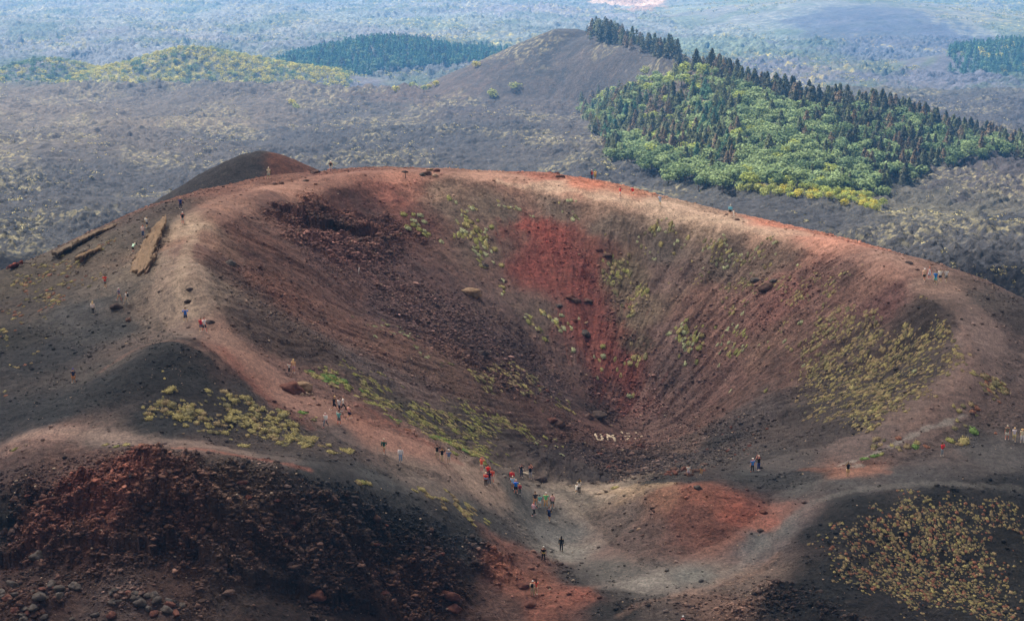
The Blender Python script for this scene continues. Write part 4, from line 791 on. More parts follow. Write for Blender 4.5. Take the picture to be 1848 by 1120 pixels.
def pick_wood(a, b):
    yc = float(np.interp(a, CRX[:, 0], CRX[:, 1])); A = np.array([a]); B = np.array([b]); u, v, d = pix(A, B, Hg(A, B)); u = float(u[0])+25*float(fbm(A/12, B/12, 2, 646)[0]); v = float(v[0])
    u0, v0, d0 = pix(A, B, Hg(A, B)); cv = np.interp(u0[0], [f_[0] for f_ in FO], [f_[1] for f_ in FO])
    if rnd.random() < .12: return None
    if float(pdist(CRX, A, B, False)[0]) < 13 and v0[0] < cv+(14 if u0[0] < 1230 else 18): return pkD(a, b), 3
    if (u < 1215 and v < 152) or (v < 190 and u < 1160-(v-150)*3.3): return None
    if u < 1270 and v < 175: return (pkE(a, b), 4) if rnd.random() < .55 else None
    if u < 1120 or (u < 1330 and v < 250+(u-1120)*.35): return pkA(a, b), 0
    if u > 1430 and v < 245+(u-1430)*.62: return pkC(a, b), 2
    if u > 1600: return pkC(a, b), 2
    return pkB(a, b), 1
fillw(20, 215, 540, 980, 3.5, in_wood, pick_wood, (4.8, 8), 0)
fill([(1330,362),(1400,378),(1500,386),(1590,390),(1600,378),(1560,360),(1440,366)], 3.2, wpick(bush_yellow=2, bush_olive=3, broad_yellow=2), (3, 4.6), 5)
fill([(750,176),(800,148),(845,128),(872,116),(866,120),(820,140),(780,156),(745,174)], 4.5, wpick(bush_yellow=3, bush_olive=2, broad_yellow=1), (3.5, 6), 6, keep=.9)
TLB = ['olive brown pine among mixed trees on the left flank of the wooded hill', 'fresh green broadleaf tree in the wood on the middle of the hill', 'dark green tree on the right flank of the wooded hill', 'dark pine standing in the row along the hill crest', 'light green tree on the thin wood just below the crest pines', 'yellow green bush at the foot of the wooded hill', 'yellow green bush on the left foot of the bare cinder hill']
SG = [(890,176,7,'bush_olive','round olive bush at the front foot of the bare cinder hill'),(932,160,5.2,'bush_olive','smaller olive bush on the front slope of the bare cinder hill'),(527,188,4,'bush_yellow','yellow bush on the lava bank left of the bare hill'),(535,197,4.5,'bush_olive','olive bush below the yellow one on the lava bank'),(1165,133,5.5,'bush_olive','pale green bush on the right slope of the bare hill'),(1185,140,5,'bush_green','green bush beside the pale one on the right slope of the bare hill'),(1155,160,6,'bush_olive','olive bush low on the right slope of the bare hill'),(1465,205,11,'pine_dark','tall dark pine standing above the crest gap'),(715,166,5,'bush_yellow','yellow bush at the far left foot of the bare hill')]
for (u, v, h_, ck, lb), (x, y) in zip(SG, Wg([s[0] for s in SG], [s[1] for s in SG], 400)): trees.append((x, y, h_, ck, lb))
# broom scrub on the yellow hills, conifers on the blue hill
def over(lo, hi, t0=1.2):
    def f(x, y): h = H(x, y, False)-plain0(x, y)+fbm(x/12, y/12, 2, 655)*1.5; return (h > t0-.3) & (x > lo(y)) & (x < hi(y))
    return f
pH = npick(wpick(bush_green=3, broad_deep=1, bush_yellow=1), wpick(bush_yellow=2, bush_green=3), 25, 630); pI = npick(wpick(bush_yellow=6, bush_olive=2), wpick(bush_green=3, bush_yellow=2.4, bush_olive=1), 30, 640, -.12)
fillw(-400, -90, 1100, 1330, 4.0, over(lambda y: -400, lambda y: -.085*y), lambda a, b: (pH if a < -.235*b else pI)(a, b), (3.4, 5.6), 7)
fillw(-190, 10, 1290, 1470, 4.3, over(lambda y: -.125*y, lambda y: -.002*y, 1.5), wpick(pine_blue=6, broad_deep=1.5, pine_dark=1), (6, 8.5), 8)
fillw(300, 430, 1270, 1420, 5.6, over(lambda y: .232*y, lambda y: .33*y, 1.5), wpick(pine_blue=5, broad_deep=1, bush_yellow=.6), (6, 8.5), 9)
TLB += ['broom bush on the yellow green hills at the far left', 'conifer of the blue green hill left of the bare cone', 'conifer of the small green hill at the far right']
tx = np.array([t[0] for t in trees]); ty = np.array([t[1] for t in trees]); th_ = np.array([t[2] for t in trees]); tz = Hg(tx, ty)
kind_of = np.array([TC[t[3]][0] for t in trees]); vis = seen(tx, ty, tz+th_*.9, 5); size = th_/ty*np.where(vis, 1, .01)
farw = np.array([t[4] in (8, 9) for t in trees], bool)
is_single = np.zeros(len(trees), bool)
for kd, lim in (('pine', 290), ('broad', 290), ('bush', 290)):
    i = np.where((kind_of == kd) & ~farw)[0]; i = i[np.argsort(-size[i])][:lim]; is_single[i[size[i] > .001]] = True
is_single |= np.array([isinstance(t[4], str) for t in trees])
NMK = {'pine': 'pine_tree', 'broad': 'broadleaf_tree', 'bush': 'bush'}; CATK = {'pine': 'pine tree', 'broad': 'tree', 'bush': 'bush'}
CW = {'pine_dark': 'dark', 'pine_olive': 'olive', 'pine_brown': 'brownish', 'pine_blue': 'blue green', 'broad_green': 'fresh green', 'broad_deep': 'deep green', 'broad_yellow': 'yellow green', 'bush_yellow': 'yellow', 'bush_green': 'green', 'bush_olive': 'olive'}
WH = ['among the mixed trees on the left flank of the wooded hill', 'in the wood on the middle of the hill', 'on the right flank of the wooded hill', 'in the row along the hill crest', 'in the thin wood just below the crest pines', 'at the foot of the wooded hill', 'on the left foot of the bare cinder hill', 'on the yellow green hills at the far left']
KW = {'pine': 'pine', 'broad': 'broadleaf tree', 'bush': 'bush'}
for i in np.where(is_single)[0]:
    x, y, h_, ck, lb = trees[i]; kd = TC[ck][0]; o = bpy.data.objects.new(NMK[kd], TM[ck, rnd.randrange(4)]); C.objects.link(o)
    o.location = (x, y, tz[i]-.1); s = h_*(1.35 if kd == 'bush' else 1.); wd = rnd.uniform(.85, 1.2)*(1.3 if kd == 'broad' else 1.)
    o.scale = (s*wd, s*wd, s*(.8 if kd == 'bush' else 1)); o.rotation_euler.z = rnd.uniform(0, 6.28)
    o['label'] = lb if isinstance(lb, str) else f'{CW[ck]} {KW[kd]} {WH[lb]}'; o['category'] = CATK[kd]
    if not isinstance(lb, str): o['group'] = f'{CW[ck]} {KW[kd]} group {WH[lb]}'.replace(KW[kd]+' group', {'pine': 'pines', 'broad': 'broadleaf trees', 'bush': 'bushes'}[kd])
for nme, lb, sel in (('pine_wood', 'mass of smaller pines on the wooded hill', (kind_of == 'pine') & ~farw), ('broadleaf_wood', 'mass of smaller broadleaf trees on the wooded hill', kind_of == 'broad'), ('far_scrub_bushes', 'mass of small bushes on the far hills', kind_of == 'bush'), ('conifer_wood', 'blue green conifer wood on the small far hills', farw & (kind_of == 'pine'))):
    i = np.where(sel & ~is_single & (vis | (rng.random(len(vis)) < .6)))[0]
    if not len(i): continue
    kd = 'pine' if 'pine' in nme or 'conifer' in nme else 'broad' if 'broad' in nme else 'bush'; sh = [(a, b, c) for a, b, c, d in TL[kd]]
    col_ = .86*np.array([s2l(TC[trees[j][3]][1]) for j in i])*rng.uniform(.75, 1.25, (len(i), 1)); w_ = rng.uniform(.9, 1.25, len(i))*(1.25 if kd != 'pine' else 1)
    add(nme, merged(nme, sh, rng.integers(0, 4, len(i)), np.stack([tx[i], ty[i], tz[i]-.1], 1), np.stack([th_[i]*w_, th_[i]*w_, th_[i]], 1), rng.random(len(i))*6.28, col_, M_LEAF), kind='stuff', label=lb, category='wood')
# scrub scattered over the far plain and tufts on the old lava
n = 60000; y = 1060*(2900/1060)**rng.random(n); x = rng.uniform(-.31, .31, n)*y; a = fbm(x/150, y/190, 3, 297); b = fbm(x/32, y/50, 4, 296, .65)
m = (ss(-.35, .2, a)*ss(-.02, .3, b) > rng.random(n)); 
for P_, c_, k_ in FLD: m &= sdf(P_, x, y) > 8
x, y = x[m][:15000], y[m][:15000]; k = rng.random(len(x)); cc = np.where((k < .45)[:, None], s2l((150, 140, 56)), np.where((k < .8)[:, None], s2l((70, 88, 44)), s2l((110, 112, 66))))*rng.uniform(.7, 1.2, (len(x), 1))
tiny = [tree_shape(950+i, 'bush', 16)[:3] for i in range(4)]; sc = rng.uniform(2.2, 5., len(x))
add('far_plain_scrub', merged('far_plain_scrub', tiny, rng.integers(0, 4, len(x)), np.stack([x, y, Hg(x, y)-.1], 1), np.stack([sc*1.5, sc*1.5, sc*.8], 1), rng.random(len(x))*6.3, cc, M_LEAF), kind='stuff', label='yellow and green broom scrub scattered over the far plain', category='scrub')
n = 60000; y = rng.uniform(340, 1010, n); x = rng.uniform(-.31, .31, n)*y; m = ss(.0, .4, fbm(x/38, y/52, 4, 270))*ss(-.1, .4, fbm(x/7, y/9, 3, 273)) > rng.random(n)
f_ = near_weight(x, y)[0] < .2; ff = (tps_eval(FPT[:, :2], FWt, x, y) < .5); cz_, _ = cone(x, y, 1022, 56, 1000, .47, .25, 1, 1, 2); m &= f_ & ff & (cz_ < plain0(x, y))
x, y = x[m][:3200], y[m][:3200]; sc = rng.uniform(.4, 1., len(x)); cc = s2l((132, 126, 92))*rng.uniform(.6, 1.25, (len(x), 1))
add('lava_field_tufts', merged('lava_field_tufts', [leafball(760+i, 10, .6, .6, base=False) for i in range(3)], rng.integers(0, 3, len(x)), np.stack([x, y, Hg(x, y)], 1), sc, rng.random(len(x))*6.3, cc, M_PLANT), kind='stuff', label='dry pale tufts and lichen on the old lava', category='dry grass')
# ------------------------------------------------------------------ people
def lerp(a, b, t): return tuple(a[i]+(b[i]-a[i])*t for i in range(3))
POSES = {}
def pose(name, hipz=.92, lean=0., la=None, ra=None, ll=None, rl=None, head=0.):
    """joint positions, facing +Y, standing 1.72 m; arms as (elbow, wrist), legs as (knee, ankle)"""
    s = math.sin(R(lean)); c = math.cos(R(lean)); up = lambda h, x=0., f=0.: (x, s*h+f*c, hipz+c*h-f*s)
    J = dict(pel=(0, 0, hipz), waist=up(.18), chest=up(.36), neck=up(.53), chin=up(.585, 0, .02), head=up(.68, 0, .02+head), crown=up(.785, 0, .0+head))
    J['shl'] = up(.47, -.185); J['shr'] = up(.47, .185)
    J['ell'], J['wrl'] = la or (up(.2, -.25, -.02), up(-.05, -.26, .06)); J['elr'], J['wrr'] = ra or (up(.2, .25, -.02), up(-.05, .26, .06))
    J['hpl'] = (-.09, 0, hipz-.04); J['hpr'] = (.09, 0, hipz-.04)
    J['knl'], J['anl'] = ll or ((-.1, .02, .49), (-.11, -.02, .08)); J['knr'], J['anr'] = rl or ((.1, .02, .49), (.11, -.02, .08))
    POSES[name] = J
pose('stand'); pose('easy', ll=((-.13, .04, .49), (-.19, 0, .08)), rl=((.11, .03, .49), (.16, .04, .08)))
pose('walk', la=((-.24, -.13, 1.13), (-.25, -.03, .9)), ra=((.24, .1, 1.13), (.23, .3, .96)), ll=((-.09, .22, .55), (-.1, .3, .09)), rl=((.09, -.04, .5), (.1, -.34, .14)))
pose('stride', la=((-.25, .14, 1.15), (-.24, .34, 1.0)), ra=((.26, -.16, 1.14), (.3, -.2, .9)), ll=((-.1, -.08, .5), (-.11, -.42, .17)), rl=((.1, .26, .53), (.1, .38, .09)), lean=6)
pose('photo', la=((-.3, .16, 1.3), (-.1, .24, 1.56)), ra=((.3, .16, 1.3), (.1, .24, 1.56)))
pose('hips', la=((-.42, -.06, 1.16), (-.19, .05, .98)), ra=((.42, -.06, 1.16), (.19, .05, .98)), ll=((-.13, .04, .49), (-.2, .02, .08)), rl=((.13, .02, .49), (.2, .0, .08)))
pose('folded', la=((-.26, .1, 1.14), (.06, .24, 1.2)), ra=((.26, .1, 1.14), (-.06, .25, 1.17)))
pose('bend', hipz=.86, lean=52, la=((-.2, .55, 1.0), (-.17, .66, .74)), ra=((.2, .55, 1.0), (.17, .66, .74)), ll=((-.1, .12, .48), (-.11, -.04, .08)), rl=((.1, .12, .48), (.11, -.06, .08)), head=.05)
pose('crouch', hipz=.42, lean=22, la=((-.26, .34, .66), (-.14, .5, .6)), ra=((.26, .34, .66), (.14, .5, .6)), ll=((-.15, .38, .5), (-.13, .1, .08)), rl=((.15, .38, .5), (.13, .06, .08)))
pose('onearm', ra=((.34, .2, 1.44), (.3, .42, 1.58)))
def skin_body(name, J):
    V_, E_, Rr = [], [], []
    def v(p, r): V_.append(p); Rr.append(r if isinstance(r, tuple) else (r, r)); return len(V_)-1
    def e(a, b): E_.append((a, b))
    pel = v(J['pel'], (.135, .1)); wa = v(J['waist'], (.12, .09)); ch = v(J['chest'], (.15, .105)); nk = v(J['neck'], .055); cn = v(J['chin'], .06); hd = v(J['head'], (.078, .092)); cr = v(J['crown'], (.06, .07))
    for a, b in ((pel, wa), (wa, ch), (ch, nk), (nk, cn), (cn, hd), (hd, cr)): e(a, b)
    h = J['head']; ns = v((h[0], h[1]+.115, h[2]-.015), .014); e(hd, ns)
    for sx in (-1, 1): er = v((h[0]+sx*.088, h[1]-.005, h[2]-.01), .014); e(hd, er)
    for S_, sx in (('l', -1), ('r', 1)):
        sh = v(J['sh'+S_], .062); el = v(J['el'+S_], .043); wr = v(J['wr'+S_], .028); e(ch, sh); e(sh, el); e(el, wr)
        a = np.array(J['el'+S_]); b = np.array(J['wr'+S_]); d = (b-a)/np.linalg.norm(b-a); side = np.cross(d, (0, 1, .2)); side /= np.linalg.norm(side)+1e-6; cu = np.cross(side, d)
        pm = v(tuple(b+d*.055), (.036, .018)); e(wr, pm)
        for q_, (o_, L_) in enumerate(((-.03, .072), (-.01, .085), (.01, .08), (.028, .062))):
            k1 = v(tuple(b+d*.1+side*o_), .009); k2 = v(tuple(b+d*(.1+L_*.55)+side*o_*1.1+cu*.008), .0085); k3 = v(tuple(b+d*(.1+L_)+side*o_*1.1+cu*.022), .007); e(pm, k1); e(k1, k2); e(k2, k3)
        t1 = v(tuple(b+d*.05-side*.045*sx), .011); t2 = v(tuple(b+d*.085-side*.062*sx+cu*.01), .009); e(pm, t1); e(t1, t2)
        hp = v(J['hp'+S_], .088); kn = v(J['kn'+S_], .055); md = v(lerp(J['kn'+S_], J['an'+S_], .35), .055); an = v(J['an'+S_], .036); A = J['an'+S_]; to = v((A[0]+sx*.02, A[1]+.15, max(A[2]-.05, .03)), (.042, .028)); hl = v((A[0], A[1]-.04, A[2]-.045), .032)
        for a_, b_ in ((pel, hp), (hp, kn), (kn, md), (md, an), (an, to), (an, hl)): e(a_, b_)
    me = bpy.data.meshes.new(name); me.from_pydata(V_, E_, []); o = bpy.data.objects.new(name, me); C.objects.link(o); sm = o.modifiers.new('s', 'SKIN')
    for i, r in enumerate(Rr): me.skin_vertices[0].data[i].radius = r
    me.skin_vertices[0].data[pel].use_root = True; o.modifiers.new('u', 'SUBSURF').levels = 1
    dg = bpy.context.evaluated_depsgraph_get(); m2 = bpy.data.meshes.new_from_object(o.evaluated_get(dg)); bpy.data.objects.remove(o); bpy.data.meshes.remove(me); m2.name = name
    m2.polygons.foreach_set('use_smooth', np.ones(len(m2.polygons), bool)); return m2
def loft(parts, name):
    """tubes with elliptical sections joined in one garment; parts: list of (points, (rx, ry) radii)"""
    V_, F_ = [], []; k = 10
    for P_, Rr in parts:
        P_ = [np.array(p, float) for p in P_]; o = len(V_)
        for i, (p, r) in enumerate(zip(P_, Rr)):
            d = P_[min(i+1, len(P_)-1)]-P_[max(i-1, 0)]; d /= np.linalg.norm(d)+1e-6; sx = np.array([1., 0, 0])-d*d[0]; 
            if np.linalg.norm(sx) < .3: sx = np.array([0, 1., 0])-d*d[1]
            sx /= np.linalg.norm(sx); sy = np.cross(d, sx); rx, ry = r if isinstance(r, tuple) else (r, r)
            for j in range(k): a = 6.2832*j/k; V_.append(tuple(p+sx*math.cos(a)*rx+sy*math.sin(a)*ry))
        for i in range(len(P_)-1):
            for j in range(k): F_.append((o+i*k+j, o+i*k+(j+1) % k, o+(i+1)*k+(j+1) % k, o+(i+1)*k+j))
        F_.append(tuple(o+j for j in range(k))[::-1]); F_.append(tuple(o+(len(P_)-1)*k+j for j in range(k)))
    me = bpy.data.meshes.new(name); me.from_pydata(V_, [], F_); me.materials.append(None); me.polygons.foreach_set('use_smooth', np.ones(len(F_), bool)); me.update(); return me
def cloth_mat(c, name='cloth'):
    key = name+'_%02x%02x%02x' % tuple(int(v) for v in c); m = bpy.data.materials.get(key)
    if m: return m
    m, t, b = new_mat(key, .85); tc = t.nodes.new('ShaderNodeTexCoord').outputs['Object']; n = noise_node(t, tc, 14, 3, .6); col = np.minimum(s2l(c)*1.12+.004, .85)
    vm = t.nodes.new('ShaderNodeVectorMath'); vm.operation = 'SCALE'; vm.inputs[0].default_value = tuple(col); t.links.new(ramp(t, n, .3, .7, .8, 1.15), vm.inputs['Scale']); t.links.new(vm.outputs[0], b.inputs['Base Color']); return m
PM = {}
def part_mesh(ps, kd):
    if (ps, kd) in PM: return PM[ps, kd]
    J = POSES[ps]; hd = np.array(J['head']); up = np.array(J['crown'])-hd; up /= np.linalg.norm(up)
    if kd == 'body': m = skin_body('body', J); m.materials.clear(); m.materials.append(None)
    elif kd in ('shirt', 'sweater', 'vest'):
        ex = lerp(J['pel'], J['waist'], -.25); parts = [([ex, J['pel'], J['waist'], J['chest'], lerp(J['chest'], J['neck'], .62), lerp(J['chest'], J['neck'], .95)], [(.16, .125), (.165, .13), (.15, .115), (.185, .13), (.165, .1), (.07, .065)])]
        for S_ in 'lr':
            sh = J['sh'+S_]; inn = lerp(J['chest'], sh, .55)
            if kd == 'shirt': parts.append(([inn, sh, lerp(sh, J['el'+S_], .75)], [.075, .08, .066]))
            elif kd == 'sweater': parts.append(([inn, sh, J['el'+S_], lerp(J['el'+S_], J['wr'+S_], .95)], [.078, .082, .062, .045]))
        m = loft(parts, kd)
    elif kd in ('trousers', 'shorts', 'skirt'):
        top = lerp(J['pel'], J['waist'], .35); parts = [([top, J['pel'], lerp(J['hpl'], J['hpr'], .5)], [(.145, .112), (.158, .125), (.15, .12)])]
        for S_ in 'lr':
            if kd == 'trousers': parts.append(([J['hp'+S_], lerp(J['hp'+S_], J['kn'+S_], .5), J['kn'+S_], lerp(J['kn'+S_], J['an'+S_], .9)], [.102, .088, .07, .056]))
            elif kd == 'shorts': parts.append(([J['hp'+S_], lerp(J['hp'+S_], J['kn'+S_], .5), lerp(J['hp'+S_], J['kn'+S_], .92)], [.104, .1, .092]))
        if kd == 'skirt': parts[0] = ([top, J['pel'], lerp(J['hpl'], J['hpr'], .5), lerp(J['knl'], J['knr'], .5)], [(.14, .11), (.16, .13), (.17, .14), (.23, .2)])
        m = loft(parts, kd)
    elif kd == 'shoe_l' or kd == 'shoe_r':
        A = J['an'+kd[-1]]; z_ = max(A[2]-.045, .035); m = loft([([(A[0], A[1]-.1, z_), (A[0], A[1]-.05, z_), (A[0], A[1]+.06, z_), (A[0], A[1]+.15, z_-.008), (A[0], A[1]+.18, z_-.012)], [(.03, .03), (.045, .045), (.045, .042), (.043, .03), (.02, .018)])], 'shoe')
    elif kd in ('short_hair', 'long_hair', 'cap', 'hat', 'bun_hair'):
        V_, Fs = icosa(2); r = {'cap': .112, 'hat': .108}.get(kd, .108); keep = V_[:, 2] > (-.15 if kd == 'short_hair' else .12 if kd in ('cap', 'hat') else -.35); face = (V_[:, 1] > .55) & (V_[:, 2] < .45)
        keep &= ~face if kd not in ('cap', 'hat') else True; P_ = V_*np.array([r*.92, r*1.08, r*1.15])+hd+up*.02; Fs = Fs[keep[Fs].all(1)]; me = bpy.data.meshes.new(kd); vs_ = [tuple(p) for p in P_]; fs = [tuple(int(i) for i in f) for f in Fs]
        if kd == 'cap':
            o = len(vs_); b = hd+up*.035; vs_ += [tuple(b+np.array(q_)) for q_ in ((-.075, .08, .02), (.075, .08, .02), (.06, .2, -.005), (-.06, .2, -.005), (-.075, .08, .03), (.075, .08, .03), (.06, .2, .005), (-.06, .2, .005))]; fs += [(o, o+1, o+2, o+3), (o+7, o+6, o+5, o+4), (o, o+3, o+7, o+4), (o+1, o+5, o+6, o+2), (o+3, o+2, o+6, o+7)]
        if kd == 'hat':
            o = len(vs_); b = hd+up*.04
            for rr, zz in ((.09, .0), (.2, -.02), (.2, -.008), (.09, .014)): vs_ += [tuple(b+np.array((math.cos(a*.5236)*rr, math.sin(a*.5236)*rr, zz))) for a in range(12)]
            for L_ in range(3): fs += [(o+L_*12+j, o+L_*12+(j+1) % 12, o+L_*12+12+(j+1) % 12, o+L_*12+12+j) for j in range(12)]
        if kd == 'long_hair':
            nk = np.array(J['neck']); m0 = loft([([tuple(hd+up*.03+np.array((0, -.05, 0))), tuple(hd+np.array((0, -.085, -.06))), tuple(nk+np.array((0, -.09, -.06))), tuple(nk+np.array((0, -.1, -.2)))], [(.08, .05), (.09, .045), (.085, .035), (.04, .02)])], 'h'); o = len(vs_); vs_ += [tuple(v.co) for v in m0.vertices]; fs += [tuple(i+o for i in p.vertices) for p in m0.polygons]; bpy.data.meshes.remove(m0)
        me.from_pydata(vs_, [], fs); me.materials.append(None); me.polygons.foreach_set('use_smooth', np.ones(len(fs), bool)); me.update(); m = me
    elif kd == 'backpack':
        ch = np.array(J['chest']); wa = np.array(J['waist']); ax = ch-wa; ax /= np.linalg.norm(ax); bk = np.array((0, -ax[2], ax[1])); c0 = ch+bk*.2
        m = loft([([tuple(c0-ax*.24), tuple(c0-ax*.2), tuple(c0+ax*.02), tuple(c0+ax*.14), tuple(c0+ax*.19)], [(.11, .05), (.145, .085), (.14, .085), (.11, .06), (.05, .03)])], 'backpack')
    elif kd == 'shoulder_bag':
        p = np.array(J['pel']); c0 = p+np.array((-.22, -.04, .06)); m = loft([([tuple(c0+np.array((0, -.1, 0))), tuple(c0+np.array((0, -.08, 0))), tuple(c0+np.array((0, .08, 0))), tuple(c0+np.array((0, .1, 0)))], [(.03, .07), (.055, .11), (.055, .11), (.03, .07)]), ([tuple(c0+np.array((0, 0, .1))), tuple(lerp(J['shl'], J['chest'], .0)), tuple(np.array(J['shr'])*np.array((.4, 1, 1))+np.array((0, 0, .05)))], [.012, .012, .012])], 'bag')
    elif kd == 'camera':
        w_ = (np.array(J['wrl'])+np.array(J['wrr']))/2+np.array((0, .07, .04)); m = loft([([tuple(w_+np.array((-.06, 0, 0))), tuple(w_+np.array((.06, 0, 0)))], [(.035, .035)]*2), ([tuple(w_), tuple(w_+np.array((0, .07, 0)))], [.03, .028])], 'camera')
    elif kd == 'eyes':
        V_, Fs = icosa(0); a = V_*.011+hd+np.array((-.03, .088, .012)); b = V_*.011+hd+np.array((.03, .088, .012)); m = bpy.data.meshes.new('eyes'); m.from_pydata([tuple(p) for p in np.concatenate([a, b])], [], [tuple(int(i) for i in f) for f in np.concatenate([Fs, Fs+12])]); m.materials.append(None)
    PM[ps, kd] = m; return m
SK = (205, 150, 120); HB = (40, 28, 22); BR = (92, 62, 42); BL = (214, 182, 130); WT = (225, 222, 215); GY = (120, 118, 115); BK = (22, 22, 24); NV = (28, 34, 62)
KH = (178, 156, 118); RD = (196, 44, 36); CO = (240, 92, 66); BU = (48, 104, 190); JE = (58, 78, 120); DG = (34, 82, 72); GR = (110, 200, 130); PK = (222, 160, 160); BE = (196, 184, 160); TEAL = (90, 160, 150); CY = (110, 200, 225)
def person(u, v, hd, ps, sc, top, tc, bot, bc, hair, hc, label, extra=(), shoe=(215, 212, 205)):
    x, y = Wg([u], [v], 150, 420)[0]; o = bpy.data.objects.new('person', None); C.objects.link(o); o.empty_display_size = .3
    o.location = (x, y, float(Hg(x, y))-.015); o.rotation_euler.z = -R(hd); o.scale = (sc, sc, sc); o['label'] = label; o['category'] = 'person'; o['group'] = 'visitors walking on the crater'
    def part(kd, c, nm=None, mt='cloth'):
        q_ = bpy.data.objects.new(nm or kd, part_mesh(ps, kd)); C.objects.link(q_); q_.parent = o; q_.material_slots[0].link = 'OBJECT'; q_.material_slots[0].material = cloth_mat(c, mt)
    sk = tuple(int(k*rnd.uniform(.82, 1.05)) for k in SK); part('body', sk, mt='skin'); part('eyes', (30, 24, 22), mt='eye')
    if top: part(top, tc)
    if bot: part(bot, bc)
    part('shoe_l', shoe, 'shoe'); part('shoe_r', shoe, 'shoe')
    part({'short': 'short_hair', 'long': 'long_hair', 'cap': 'cap', 'hat': 'hat'}[hair], hc, 'hair' if hair in ('short', 'long') else hair)
    if hair in ('cap', 'hat'): part('short_hair', (70, 52, 40), 'hair')
    for kd, c in extra: part(kd, c)
    if ps == 'photo': part('camera', (24, 24, 26))
    return o
S_, T_, SW, SH, TR, SKT = 'stand', 'easy', 'sweater', 'shorts', 'trousers', 'skirt'
